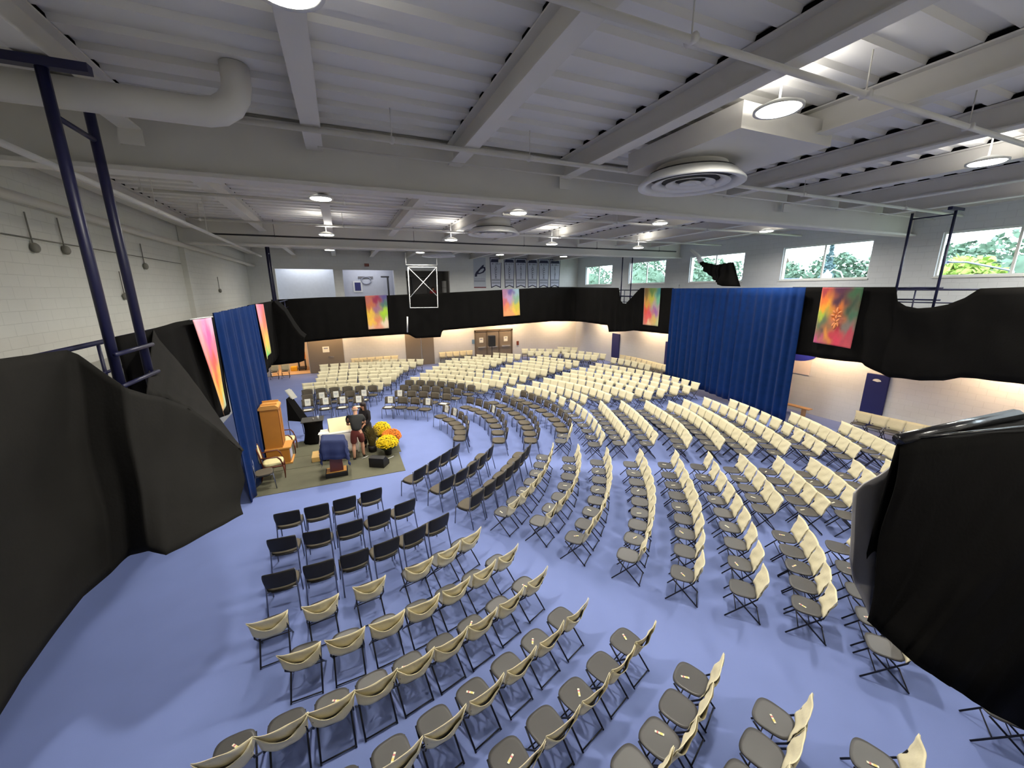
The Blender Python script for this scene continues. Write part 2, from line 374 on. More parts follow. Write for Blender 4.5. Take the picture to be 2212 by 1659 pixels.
# a row behind the viewer, same grid
for lx in (5.1, 10.3): area('lamp_light', (lx, -1.6, LZ), .46, LAMP_E*.6, (1, .955, .86), disk=True, spread=SPR)
# warm strip fixtures under the gallery
def strip(x0, y0, x1, y1, energy, label):
    t = empty('strip_light', ((x0+x1)/2, (y0+y1)/2, 3.618), math.atan2(y1-y0, x1-x0), label, 'strip light', 'strip lights under the gallery')
    L = math.hypot(x1-x0, y1-y0)
    boxes('housing', M_white, t, ((-L/2, -.08, -.05), (L/2, .08, .0))); boxes('tube', M_tube, t, ((-L/2+.05, -.04, -.08), (L/2-.05, .04, -.052)))
    area('strip_lamp_light', ((x0+x1)/2, (y0+y1)/2, 3.5), L*.95, energy*2.0, (1, .68, .38), rot=((1.05, 0, 0) if y0 == y1 else (1.05, 0, -PI/2)), sy=.12, spread=math.radians(150))
for k in range(5): strip(17.1, 3+k*5.0, 17.1, 5.2+k*5.0, 62, 'warm strip light under the right-hand gallery, bay %s from the near end' % ['one', 'two', 'three', 'four', 'five'][k])
for k in range(5): strip(-2.6+k*4.3, 27.4, .2+k*4.3, 27.4, 62, 'warm strip light under the back gallery, bay %s from the left' % ['one', 'two', 'three', 'four', 'five'][k])
area('store_room_light', (-3.5, 29.6, 2.3), 1.2, 45, (1, .8, .6))
area('meeting_room_light', (-1.9, 29.1, 7.1), 2.6, 26, (.92, .95, 1), sy=.5)
area('corridor_light', (1.8, 29.5, 7.1), 2.4, 32, (.93, .95, 1), sy=.8)
area('fitness_light', (5.8, 29.6, 7.1), 2.0, 5, (1, .95, .9), sy=.8)
# ------------------------------------------------------------------ world and outside
w = bpy.data.worlds.new('world'); sc.world = w; w.use_nodes = True; N = w.node_tree.nodes; Lk = w.node_tree.links
bg = N['Background']; bg.inputs['Strength'].default_value = 10.0
tc = N.new('ShaderNodeTexCoord'); nz = N.new('ShaderNodeTexNoise'); nz.inputs['Scale'].default_value = 3
cr = N.new('ShaderNodeValToRGB'); cr.color_ramp.elements[0].color = (.68, .82, 1, 1); cr.color_ramp.elements[1].color = (.92, .96, 1, 1)
Lk.new(tc.outputs['Generated'], nz.inputs['Vector']); Lk.new(nz.outputs['Fac'], cr.inputs[0]); Lk.new(cr.outputs[0], bg.inputs[0])
struct('ground_outside', mat('street_grass', (96, 112, 84), .9, nscale=.3, var=.3), ((XR+.35, -30, -.4), (120, 140, -.25)))
M_leaf = mat('foliage_green', (92, 116, 96), .8, var=.35, nscale=.8)
M_leaf2 = mat('foliage_light_green', (150, 172, 84), .8, var=.25, nscale=.8)
M_pine = mat('foliage_blue_green', (84, 108, 112), .8, var=.3, nscale=.8)
M_bark = mat('bark', (84, 70, 58), .9)
def tree(x, y, h, r, m, label, kind='round', seed=0):
    rnd = random.Random(seed); t = empty('tree', (x, y, -.25), 0, label, 'tree')
    g = MB(); g.tube([(0, 0, 0), (.1, 0, h*.35), (0, .1, h*.75)], .28, 8, .1); g.build('trunk', M_bark, t)
    g = MB()
    if kind == 'round':
        for k in range(2600):
            a = rnd.uniform(0, 2*PI); q = rnd.random()**.35; zz = rnd.uniform(-1, 1)
            rr = r*q*math.sqrt(max(0, 1-zz*zz*.85))*(1+.22*math.sin(a*3+zz*4+seed)); s_ = rnd.uniform(.12, .3)
            c_ = Vector((rr*math.cos(a), rr*math.sin(a), h*.64+zz*h*.36+.25*math.sin(a*5)))
            u1 = Vector((rnd.gauss(0, 1), rnd.gauss(0, 1), rnd.gauss(0, .6))).normalized()*s_; u2 = u1.cross(Vector((rnd.gauss(0, 1), rnd.gauss(0, 1), rnd.gauss(0, 1)))).normalized()*s_*.6
            g.add([c_-u1, c_-u2, c_+u1, c_+u2], [(0, 1, 2, 3)])
        g.ball((0, 0, h*.6), (r*.72, r*.72, h*.28), 14, 9)
    else:
        for k in range(1800):
            q = (k/1800)**.8; rr = r*(1-q)*rnd.uniform(.2, 1.05)*(.75+.25*math.sin(q*60)); a = k*2.4; s_ = rnd.uniform(.08, .2)
            c_ = Vector((rr*math.cos(a), rr*math.sin(a), h*.15+q*h*.85))
            u1 = Vector((rnd.gauss(0, 1), rnd.gauss(0, 1), rnd.gauss(0, .6))).normalized()*s_; u2 = u1.cross(Vector((rnd.gauss(0, 1), rnd.gauss(0, 1), rnd.gauss(0, 1)))).normalized()*s_*.6
            g.add([c_-u1, c_-u2, c_+u1, c_+u2], [(0, 1, 2, 3)])
    g.build('crown', m, t); return t
TR = [(40, 9.5, 9.0, 4.2, M_leaf, 'round', 'leafy green tree at the right side of the rightmost window view'), (44, 15.5, 8.5, 3.4, M_leaf, 'round', 'leafy tree left of the yellow-green one outside the rightmost window'),
      (33, 11.2, 6.9, 1.7, M_leaf2, 'round', 'light yellow-green tree outside the rightmost window'), (37, 20.6, 9.0, 1.7, M_pine, 'pine', 'blue-green conifer outside the second window from the right'),
      (41, 22.2, 8.2, 2.6, M_leaf, 'round', 'leafy tree left of the conifer outside the second window from the right'), (44, 28.6, 7.9, 2.6, M_leaf, 'round', 'low leafy tree at the left edge of the second window from the right'),
      (42, 17.8, 8.9, 2.8, M_leaf, 'round', 'leafy tree right of the conifer outside the second window from the right'), (40, 33.5, 8.3, 3.2, M_leaf, 'round', 'leafy tree outside the middle window behind the gathered cloth'), (45, 40, 9.2, 3.2, M_leaf, 'round', 'leafy tree outside the left side of the middle window'),
      (40, 45.5, 9.6, 4.2, M_leaf, 'round', 'tall tree outside the second window from the left'), (44, 54, 9.4, 3.6, M_leaf, 'round', 'tree between the two leftmost window views'), (41, 61, 9.4, 4, M_leaf, 'round', 'tree filling the view of the leftmost window')]
for i, (x, y, h, r, m, kd, lb) in enumerate(TR): tree(x, y, h, r, m, lb, kd, i)
for a, b in WIN:
    ld = bpy.data.lights.new('window_portal', 'AREA'); ld.shape = 'RECTANGLE'; ld.size = WZ[1]-WZ[0]; ld.size_y = b-a; ld.cycles.is_portal = True
    o = bpy.data.objects.new('window_portal', ld); COL.objects.link(o); o.location = (XR+.2, (a+b)/2, sum(WZ)/2); o.rotation_euler = (0, PI/2, 0)
# house with a white gable, church tower, street lamps
t = empty('house', (31, 20.6, -.25), .3, 'grey-blue house with a white-edged gable outside the second window from the right', 'house')
boxes('wall', mat('house_wall', (110, 120, 138), .8), t, ((-1.6, -1.2, 0), (1.6, 1.2, 5.2)))
g = MB(); g.prism([(-1.7, 5.2), (1.7, 5.2), (0, 6.2)], -1.4, 1, 2.8); g.build('roof', mat('roof_slate', (70, 84, 112), .8), t)
g = MB(); g.tube([(-1.75, -1.45, 5.2), (0, -1.45, 6.25), (1.75, -1.45, 5.2)], .06, 6); g.tube([(-1.78, -1.4, 5.2), (-1.78, -1.2, 5.2)], .06, 6); g.build('gable_trim', M_white, t)
t = empty('church_tower', (72, 47.2, -.25), 0, 'distant brown church tower outside the second window from the right', 'tower')
boxes('shaft', mat('tower_stone', (150, 128, 110), .9), t, ((-.7, -.7, 0), (.7, .7, 9.6))); g = MB(); g.lathe((0, 0, 0), [(.8, 9.6), (.6, 10.2), (.05, 11.2)], 8); g.build('spire', M_bark, t)
def street_lamp(x, y, h, label, lantern):
    t = empty('street_lamp', (x, y, -.25), 0, label, 'street lamp'); g = MB(); g.tube([(0, 0, 0), (0, 0, h)], .07, 8, .05)
    if lantern:
        g.tube([(0, 0, h), (0, -.3, h+.25), (0, -.7, h+.1), (0, -.9, h-.3)], .035, 6); g.build('pole', M_white, t)
        q = MB(); q.lathe((0, 0, h-.5), [(.1, 0), (.24, .15), (.26, .45), (.1, .6), (.04, .75)], 12); q.build('lantern', M_white, t)
    else:
        g.tube([(0, 0, h), (0, 1.6, h+.5), (0, 2.4, h+.55)], .05, 6); g.build('pole', M_chrome, t)
        boxes('lamp_head', M_chrome, t, ((-.12, 2.3, h+.47), (.12, 3.0, h+.6)))
street_lamp(atx(1787, 590, 27).x, atx(1787, 590, 27).y, 6.3, 'white lantern street lamp outside the second window from the right', True)
street_lamp(29, atx(2188, 590, 29).y, 6.2, 'grey street light with a long arm outside the rightmost window', False)
# ------------------------------------------------------------------ fabric sheets from outlines
def lerp_poly(pts, n):
    pts = [Vector(p) for p in pts]; d = [0]
    for a, b in zip(pts[:-1], pts[1:]): d.append(d[-1]+(b-a).length)
    out = []; k = 0
    for i in range(n):
        s = d[-1]*i/(n-1)
        while k < len(d)-2 and d[k+1] < s: k += 1
        t = (s-d[k])/max(1e-9, d[k+1]-d[k]); out.append(pts[k].lerp(pts[k+1], min(1, max(0, t))))
    return out
def interp_px(poly, xs):
    xp = [p[0] for p in poly]; yp = [p[1] for p in poly]; return [float(np.interp(x, xp, yp)) for x in xs]
def sheet(top, bot, nrm, fold=.03, wl=.25, rows=14, th=.012, seed=0, top_calm=.2, wrinkle=0.0):
    """hanging cloth between two 3-D polylines given at the same stations"""
    rnd = random.Random(seed); n = len(top); nrm = Vector(nrm).normalized(); P = []
    s = [0]
    for a, b in zip(top[:-1], top[1:]): s.append(s[-1]+(b-a).length)
    ph = [rnd.uniform(0, 6.28) for _ in range(6)]
    for i in range(rows):
        t = i/(rows-1); row = []
        for j in range(n):
            p = top[j].lerp(bot[j], t); amp = fold*(top_calm+(1-top_calm)*min(1, t*1.6))
            q = s[j]/wl*2*PI
            off = amp*(.6*math.sin(q+ph[0]+.5*math.sin(q*.31+ph[1]))+.4*math.sin(q*.53+ph[2]+t*1.2))
            off += wrinkle*math.sin(3*t*PI+q*.2+ph[3])*math.sin(q*.11+ph[4])
            row.append(p+nrm*off)
        P.append(row)
    g = MB(); g.grid(P, th=th); return g
def plane_sheet(axis, val, top_px, bot_px, n, **kw):
    """outline given by points of the top and bottom edges, hung on the plane axis = val"""
    f = (lambda x, y: atx(x, y, val)) if axis == 0 else (lambda x, y: aty(x, y, val))
    T = [f(*p) for p in top_px]; B = [f(*p) for p in bot_px]
    k = 1 if axis == 0 else 0
    lo, hi = max(min(p[k] for p in T), min(p[k] for p in B)), 0
    Ts = sorted([(p[k], p.z) for p in T]); Bs = sorted([(p[k], p.z) for p in B])
    a, b = min(Ts[0][0], Bs[0][0]), max(Ts[-1][0], Bs[-1][0])
    tp = []; bp = []
    for i in range(n):
        q = a+(b-a)*i/(n-1)
        zt = float(np.interp(q, [v[0] for v in Ts], [v[1] for v in Ts])); zb = float(np.interp(q, [v[0] for v in Bs], [v[1] for v in Bs]))
        if k == 1: tp.append(Vector((val, q, zt))); bp.append(Vector((val, q, zb)))
        else: tp.append(Vector((q, val, zt))); bp.append(Vector((q, val, zb)))
    return sheet(tp, bp, (1, 0, 0) if axis == 0 else (0, -1, 0), **kw)
g = plane_sheet(1, EB, [(600, 647), (660, 644), (700, 642), (790, 640), (880, 636), (948, 633), (1083, 626), (1190, 620), (1236, 620)],
    [(600, 745), (659, 739), (741, 731), (873, 722), (884, 723), (898, 731), (953, 728), (955, 714), (1056, 705), (1192, 694), (1236, 694)], 200, fold=.035, wl=.7, seed=1)
tag(g.build('black_drape', M_blackcloth), 'long black drape hung over the back gallery railing', 'drape')
g = plane_sheet(0, ER, [(1233, 620), (1338, 622), (1340, 648), (1345, 655), (1352, 656), (1362, 645), (1375, 632), (1385, 622), (1452, 622)],
    [(1233, 694), (1257, 695), (1314, 703), (1316, 717), (1352, 716), (1368, 714), (1390, 716), (1447, 722)], 110, fold=.05, wl=.8, seed=2, wrinkle=.03)
tag(g.build('black_drape', M_blackcloth), 'black drape on the right gallery railing, dipping between the far blue posts', 'drape')
g = plane_sheet(0, ER, [(1712, 620), (1937, 620), (1940, 650), (1958, 661), (1983, 666), (2013, 664), (2046, 658), (2085, 643), (2117, 623), (2212, 620), (2420, 617)],
    [(1705, 762), (1783, 775), (1862, 784), (1868, 790), (1920, 815), (1990, 822), (2040, 822), (2072, 816), (2110, 818), (2212, 830), (2420, 858)], 170, fold=.05, wl=.8, seed=3, wrinkle=.03)
tag(g.build('black_drape', M_blackcloth), 'long black drape on the right gallery railing beside the tree banner', 'drape')
# left railing drapes
g = plane_sheet(0, EL, [(318, 714), (385, 695), (463, 682)], [(318, 1010), (420, 930), (497, 893)], 50, fold=.03, wl=.8, seed=4)
tag(g.build('black_drape', M_blackcloth), 'black drape behind the pink and orange banner at left', 'drape')
g = plane_sheet(0, EL, [(543, 658), (560, 655), (590, 650), (601, 647)], [(560, 806), (577, 806), (586, 790), (601, 772)], 40, fold=.03, wl=.6, seed=5)
tag(g.build('black_drape', M_blackcloth), 'narrow black drape beside the far left pink and yellow banner', 'drape')
# far left: drape lifted over the side basketball hoop
yy = 19.8
T = [aty(577, 668, yy), aty(590, 652, yy), aty(600, 660, yy-.02), aty(613, 672, yy-.05), aty(630, 700, yy-.05), aty(646, 722, yy-.05), aty(658, 731, yy-.05)]
B = [aty(577, 790, yy), aty(590, 789, yy), aty(602, 788, yy-.02), aty(613, 787, yy-.05), aty(630, 785, yy-.05), aty(646, 783, yy-.05), aty(658, 779, yy-.05)]
g = sheet(lerp_poly(T, 30), lerp_poly(B, 30), (0, -1, 0), fold=.02, wl=.6, rows=10, seed=6)
Bk = [p+Vector((0, 1.3, .05)) for p in T]
g2 = sheet(lerp_poly(Bk, 30), lerp_poly(T, 30), (0, 0, 1), fold=.02, wl=.5, rows=6, seed=7); g.add(g2.v, g2.f, True)
tag(g.build('black_drape', M_blackcloth), 'black drape pulled over the far left side basketball hoop', 'drape')
# near left: drape lifted over the side hoop, two cloth panels
cols = [((-70, 786), -2.75, (-70, 1660), -2.75), ((40, 770), -2.75, (40, 1470), -2.75), ((140, 756), -2.70, (180, 1290), -2.65), ((160, 764), -2.64, (240, 1240), -2.55), ((215, 803), -2.42, (285, 1200), -2.36),
        ((268, 837), -2.2, (322, 1190), -2.1), ((318, 852), -2.15, (345, 1197), -2.0), ((352, 858), -2.1, (362, 1199), -1.93), ((405, 880), -1.95, (400, 1180), -1.8), ((460, 920), -1.72, (450, 1153), -1.62), ((524, 974), -1.36, (526, 1110), -1.36)]
T = [atx(*c[0], c[1]) for c in cols]; B = [atx(*c[2], c[3]) for c in cols]
def ginterp(A, n):
    out = []
    for i in range(n):
        q = (len(A)-1)*i/(n-1); k = min(int(q), len(A)-2); out.append(A[k].lerp(A[k+1], q-k))
    return out
g = sheet(ginterp(T, 70), ginterp(B, 70), (1, -.35, 0), fold=.012, wl=.55, rows=24, seed=8, wrinkle=.03)
top2 = [atx(345, 735, -2.7), atx(372, 765, -2.6), atx(405, 805, -2.45), atx(440, 852, -2.2), atx(476, 905, -1.95), atx(505, 945, -1.65), atx(527, 972, -1.38)]
bot2 = [T[6].lerp(T[7], .5), T[7], T[7].lerp(T[8], .6), T[8].lerp(T[9], .3), T[9], T[9].lerp(T[10], .5), T[10]]
top2 = [atx(332, 712, -2.75)]+top2; bot2 = [T[6]]+bot2
g2 = sheet(ginterp(top2, 40), ginterp(bot2, 40), (.3, -.3, 1), fold=.02, wl=.3, rows=14, seed=9); g.add(g2.v, g2.f, True)
side = [p+Vector((-.02, .05, -.0)) for p in top2]; low = [Vector((p.x, p.y+.1, 2.75+.9*(i/len(side)-1)*0)) for i, p in enumerate(side)]
tag(g.build('black_drape', mat('hazed_black_cloth', (34, 33, 31), .9, var=.3, nscale=2., bump=.25, bscale=25., spec=.1)), 'large black drape filling the left foreground, pulled over a side hoop', 'drape')  # lighter copy of the black cloth, haze painted into its colour
# blue velvet curtains
g = plane_sheet(0, ER-.16, [(1453, 623), (1716, 621)], [(1440, 812), (1694, 912)], 230, fold=.07, wl=.34, rows=16, seed=11, top_calm=.5, th=.02)
for i, v in enumerate(g.v):
    g.v[i] = (v[0]-.02*0, v[1], v[2])
cb = g.build('blue_curtain', M_blue); tag(cb, 'tall blue velvet curtain hanging to the floor on the right side', 'curtain')
tp = [Vector((EL+.02, 11.15+4.6*i/139, 4.82+.05*i/139)) for i in range(140)]
bt = [Vector((EL+.12+.05*math.sin(i*.5), 11.0+4.75*i/139, .02)) for i in range(140)]
g = sheet(tp, bt, (1, 0, 0), fold=.10, wl=.42, rows=16, seed=12, top_calm=.5, th=.02)
tag(g.build('blue_curtain', M_blue), 'tall blue velvet curtain hanging behind the stage on the left side', 'curtain')
# bunched black cloth in front of the middle window
xx = 16.25
pl = [(1507, 560), (1520, 566), (1545, 572), (1570, 568), (1584, 566)]; pb = [(1507, 562), (1522, 585), (1545, 606), (1556, 618), (1600, 619)]
g = sheet(ginterp([atx(*p, xx) for p in pl], 60), ginterp([atx(*p, xx) for p in pb], 60), (1, 0, 0), fold=.08, wl=.28, rows=16, seed=13, top_calm=.8, wrinkle=.05)
o = g.build('black_cloth_bundle', M_blackcloth); tag(o, 'gathered black cloth bunched up in front of the middle window', 'cloth')
g = MB(); g.tube([atx(1493, 540, xx), atx(1507, 552, xx), atx(1514, 566, xx)], .06, 8, .13); g.build('knot', M_white, o)
# ------------------------------------------------------------------ right foreground draped platform
def rs(px, py, s, base): # point on the sight line where y == s
    return aty(px, py, s)
A = aty(1951, 955, 1.45); Bp = aty(2190, 905, 1.45); Cc = aty(2330, 1050, .95)
Ab = aty(1872, 1340, 1.35); Cb = aty(2330, 1640, .62); Cc = Vector((Cb.x+.3, Cb.y-.05, A.z))
n = 40
tl = ginterp([A, A.lerp(Cc, .5)+Vector((0, 0, -.03)), Cc, Cc+Vector((1.5, -.45, 0))], n)
bl = ginterp([Ab, aty(1985, 1440, 1.02), aty(2130, 1532, .82), aty(2330, 1640, .66)], n)
g = sheet(tl, bl, (-.3, -1, 0), fold=.02, wl=.5, rows=16, seed=14, wrinkle=.02)
# top surface
far = ginterp([A+Vector((0, .02, 0)), A.lerp(Bp, .5)+Vector((0, 0, .01)), Bp, Bp+Vector((2.2, .1, -.05))], n)
g2 = sheet(far, tl, (0, 0, 1), fold=.015, wl=.4, rows=8, seed=15); g.add(g2.v, g2.f, True)
fb = [Vector((p.x, p.y+.03, 2.7)) for p in far]
g2 = sheet(far, fb, (0, 1, 0), fold=.03, wl=.5, rows=8, seed=16); g.add(g2.v, g2.f, True)
o = g.build('black_drape', M_blackcloth); tag(o, 'black draped platform corner in the right foreground', 'drape')
g = MB(); g.tube([A+Vector((-.02, .02, .02)), A.lerp(Bp, .5)+Vector((0, .0, .035)), Bp+Vector((0, 0, .03))], .045, 10, .07)
g.tube([A+Vector((-.03, .02, .02)), A.lerp(Cc, .35)+Vector((0, 0, .02))], .012, 6); g.build('plastic_edge', M_blackplastic, o)['label'] = 'shiny black plastic-wrapped edge roll'
T = [aty(1846, 1066, 1.62), aty(1868, 1046, 1.62), aty(1900, 1025, 1.62), aty(1934, 1004, 1.6)]
B = [aty(1832, 1200, 1.55), aty(1850, 1262, 1.5), aty(1872, 1325, 1.42), aty(1905, 1370, 1.38)]
g = sheet(ginterp(T, 24), ginterp(B, 24), (-.3, -1, 0), fold=.05, wl=.5, rows=14, seed=17)
tag(g.build('grey_drape', M_greycloth), 'charcoal grey cloth flap beside the black drape in the right foreground', 'drape')
# ------------------------------------------------------------------ gallery railings and blue hoop posts
def railing(name, pts, label, step=1.5):
    t = empty(name, pts[0], 0, label, 'railing'); o = Vector(pts[0])
    g = MB(); P = [Vector(p)-o for p in pts]; g.tube(P, .03, 8); g.build('top_rail', M_navy, t)
    for dz in (-.38, -.72): g = MB(); g.tube([p+Vector((0, 0, dz)) for p in P], .02, 8); g.build('lower_rail', M_navy, t)
    L = (P[1]-P[0]).length; k = int(L/step)
    for i in range(k+1):
        p = P[0].lerp(P[1], i/k); g = MB(); g.tube([p, (p.x, p.y, 3.87-o.z)], .022, 8); g.build('post', M_navy, t)
railing('gallery_railing', [(EL-.09, .4, 4.66), (EL-.09, 26.3, 4.8)], 'blue pipe railing of the left gallery, seen below the near posts')
railing('gallery_railing', [(ER+.1, .4, 5.2), (ER+.1, 26.3, 5.2)], 'blue pipe railing of the right gallery, showing where the drapes dip')
def hoop_posts(x, y0, y1, z0, z1, label, r=.05, sgn=1, kz=()):
    t = empty('hoop_support', (x, (y0+y1)/2, z0), 0, label, 'hoop support', 'blue post pairs holding folded hoops'); h = (y1-y0)/2
    for s in (-1, 1): g = MB(); g.tube([(0, s*h, 0), (0, s*h, z1-z0)], r, 10); g.build('post', M_navy, t)
    for z in kz: g = MB(); g.tube([(0, -h, z), (0, h, z)], r*.55, 8); g.build('crossbar', M_navy, t)
    g = MB(); g.box((-.35, -h-.05, z1-z0-.08), (.35, -h+.05, z1-z0)); g.build('bracket', M_navy, t)
    for z in (.35, .7): g = MB(); g.tube([(.06, -h-.1, z), (.06, h+.1, z)], .025, 8); g.build('hinge_bar', M_navy, t)
hoop_posts(-2.35, 5.6, 6.33, 3.95, 7.42, 'pair of dark blue steel posts rising at left foreground', .048, 1, (3.0,))
hoop_posts(-2.72, 20.25, 20.8, 3.9, 7.44, 'pair of thin dark blue posts at the far left', .05, 1, (3.0,))
hoop_posts(16.15, 6.0, 6.95, 4.55, 7.44, 'pair of dark blue posts against the right window wall', .035, 1, (2.72,))
hoop_posts(16.15, 19.6, 20.5, 4.5, 7.44, 'pair of dark blue posts at the far right', .035, 1, ())
# hanging back basketball frame
t = empty('basketball_frame', (4.75, 24.5, 4.2), 0, 'white crossed metal backboard frame hanging from the roof at the back', 'basketball frame')
p = lambda a, b: aty(a, b, 24.5)-Vector((4.75, 24.5, 4.2))
TLc, TRc, BLc, BRc = p(881, 577), p(943, 577), p(886, 665), p(946, 664)
g = MB(); g.tube([TLc, TRc, BRc, BLc, TLc], .035, 8); g.build('frame', M_white, t)
for a, b in ((TLc, p(945, 640)), (TRc, p(886, 642))): g = MB(); g.tube([a, b], .022, 6); g.build('cross_brace', M_white, t)
for q in (p(877, 572), p(944, 572)): g = MB(); g.tube([q, (q.x, q.y, 7.44-4.2)], .02, 6); g.build('hanger_rod', M_white, t)
g = MB(); g.tube([p(877, 572), p(944, 573)], .03, 6); g.build('top_bar', M_white, t)
g = MB(); g.tube([p(880, 684), p(880, 718)], .05, 6, .04); g.build('drop_rod', M_white, t)
# ------------------------------------------------------------------ dyed banners
def banner(corners, axis, val, pal, label, name='dyed_banner', off=0.06, rod=True, nu=18, nv=34, seed=0):
    f = (lambda x, y: atx(x, y, val)) if axis == 0 else (lambda x, y: aty(x, y, val))
    tl, tr, bl_, br = [f(*c) for c in corners]; nrm = Vector((1 if val < 0 else -1, 0, 0)) if axis == 0 else Vector((0, -1, 0))
    rnd = random.Random(seed); P = []; cols = []
    ph = rnd.uniform(0, 6)
    for i in range(nv):
        v = i/(nv-1); row = []
        for j in range(nu):
            u = j/(nu-1); p = tl.lerp(tr, u).lerp(bl_.lerp(br, u), v)+nrm*(off+.018*math.sin(u*7+ph+v*2)*(.3+v))
            row.append(p)
            uu = u+.07*math.sin(v*23+ph)*math.sin(u*11); vv = v+.05*math.sin(u*19+ph*2)+.03*math.sin(u*41+v*13)
            W = 0; C = [0, 0, 0]
            for (a, b, c) in pal:
                wt = 1/((uu-a)**2+((vv-b)*1.3)**2+.004)**1.7; W += wt; l = lin(c)
                for k in range(3): C[k] += wt*l[k]
            cols.append([c/W for c in C]+[1])
        P.append(row)
    g = MB(); g.grid(P, th=.004); me = g.mesh(name, mat('dyed_silk', (255, 255, 255), .7, var=.1, nscale=14., attr='dye', sheen=.2))
    at = me.color_attributes.new('dye', 'FLOAT_COLOR', 'POINT')
    n0 = len(cols)
    for k in range(len(me.vertices)): at.data[k].color = cols[k % n0]
    o = bpy.data.objects.new(name, me); COL.objects.link(o); tag(o, label, 'banner', 'dyed silk banners on the drapes')
    if rod:
        d = (tr-tl).normalized()*.12; q = MB(); q.tube([tl-d+nrm*off, tr+d+nrm*off], .014, 6); q.build('hanging_rod', M_white, o)
banner([(398, 690), (441, 685), (470, 900), (473, 868)], 0, EL, [(.1, .0, (255, 190, 205)), (.5, .03, (225, 150, 200)), (1, .05, (250, 190, 220)), (.6, .25, (255, 90, 170)), (0, .25, (255, 170, 170)), (.1, .5, (255, 120, 110)), (.6, .5, (255, 80, 70)), (.9, .35, (255, 120, 150)), (.2, .65, (255, 190, 60)), (.9, .6, (255, 180, 30)), (.5, .62, (255, 110, 40)), (.5, .8, (255, 185, 30)), (.8, .85, (225, 215, 60)), (.7, .97, (190, 225, 190))],
       'pink, orange and yellow dyed banner hanging at left beside the near blue curtain', off=.12, seed=1)
banner([(545, 657), (562, 657), (569, 777), (578, 762)], 0, EL, [(.5, 0, (255, 110, 150)), (.2, .2, (255, 150, 170)), (.7, .35, (255, 120, 90)), (.3, .55, (255, 160, 50)), (.6, .72, (255, 215, 70)), (.5, .95, (110, 215, 90))],
       'narrow pink to green dyed banner at the far end of the left blue curtain', off=.1, rod=False, seed=2)
banner([(788, 639), (835, 637), (796, 712), (840, 709)], 1, EB, [(.1, .1, (176, 96, 84)), (.5, .12, (140, 30, 70)), (.9, .1, (80, 70, 130)), (.9, .28, (70, 110, 100)), (.2, .3, (190, 100, 60)), (.5, .4, (150, 100, 130)), (.15, .55, (240, 195, 60)), (.85, .5, (170, 210, 40)), (.8, .62, (150, 195, 50)), (.2, .8, (255, 200, 70)), (.5, .75, (225, 130, 90)), (.5, .95, (240, 160, 130)), (.85, .85, (245, 220, 190)), (.1, .97, (240, 190, 160))],
       'dyed banner with reaching hands, left of the hanging basketball frame', rod=False, seed=3)
banner([(1084, 625), (1120, 624), (1087, 684), (1123, 681)], 1, EB, [(.1, .1, (170, 120, 150)), (.5, .05, (100, 90, 150)), (.9, .1, (150, 180, 190)), (.4, .35, (185, 150, 190)), (.8, .4, (130, 170, 140)), (.1, .45, (200, 100, 110)), (.2, .65, (240, 140, 90)), (.8, .65, (215, 200, 60)), (.7, .85, (250, 205, 80)), (.2, .9, (250, 170, 110)), (.5, .95, (250, 170, 110))],
       'pastel lilac, green and orange dyed banner at the middle of the back drape', rod=False, seed=4)
banner([(1394, 622), (1429, 622), (1390, 701), (1423, 705)], 0, ER, [(.1, .1, (125, 95, 40)), (.5, .1, (90, 130, 60)), (.95, .1, (50, 130, 130)), (.5, .27, (205, 195, 50)), (.9, .3, (110, 190, 150)), (.2, .42, (235, 170, 60)), (.7, .45, (190, 170, 160)), (.15, .6, (250, 80, 60)), (.4, .7, (240, 85, 95)), (.75, .6, (160, 90, 170)), (.3, .85, (250, 90, 90)), (.7, .85, (225, 190, 100)), (.4, .97, (250, 210, 160)), (.95, .9, (195, 200, 140))],
       'green, gold and red dyed banner left of the right-hand blue curtain', rod=False, seed=5)
banner([(1779, 621), (1868, 621), (1759, 739), (1840, 753)], 0, ER, [(.1, .03, (176, 50, 60)), (.5, .03, (90, 30, 70)), (.9, .05, (60, 110, 70)), (.1, .2, (250, 120, 40)), (.15, .33, (255, 165, 30)), (.5, .2, (70, 30, 60)), (.8, .3, (50, 80, 60)), (.1, .45, (170, 200, 60)), (.5, .4, (245, 130, 50)), (.85, .5, (60, 110, 80)), (.15, .62, (90, 110, 80)), (.5, .6, (200, 120, 90)), (.8, .62, (130, 120, 110)), (.2, .78, (70, 60, 70)), (.5, .8, (215, 60, 80)), (.85, .8, (190, 60, 80)), (.1, .95, (200, 80, 130)), (.6, .95, (225, 60, 90)), (.3, .82, (245, 160, 60))],
       'large dyed tree banner in red, orange and green on the right drape', rod=False, nu=26, nv=44, seed=6)
# appliqued blossoms and hands on the big banner
lst = [o for o in bpy.data.objects if o.get('label', '').startswith('large dyed tree')]; bo = lst[0]
g = MB(); T_ = lambda u, v: (atx(1779, 621, ER).lerp(atx(1868, 621, ER), u)).lerp(atx(1759, 739, ER).lerp(atx(1840, 753, ER), u), v)+Vector((-.09, 0, 0))
for (u, v, a, L) in [(.5, .38, 0, .16), (.43, .42, -.8, .12), (.57, .42, .8, .12), (.40, .48, -1.5, .12), (.58, .49, 1.5, .1), (.46, .56, 2.6, .14), (.55, .56, -2.6, .14), (.5, .5, 3.1, .12), (.5, .66, .2, .2), (.56, .62, -.3, .16), (.46, .63, .5, .16)]:
    c0 = T_(u, v); d = Vector((0, -math.sin(a), math.cos(a))); e_ = Vector((0, math.cos(a), math.sin(a)))
    g.grid([[c0+d*L*(k/5-.5)*2*.6+e_*s*.035*math.sin(PI*(k+.3)/5.6) for s in (-1, 0, 1)] for k in range(6)], th=.004)
g.build('leaf_hands', mat('peach_silk', (240, 150, 90), .7), bo)
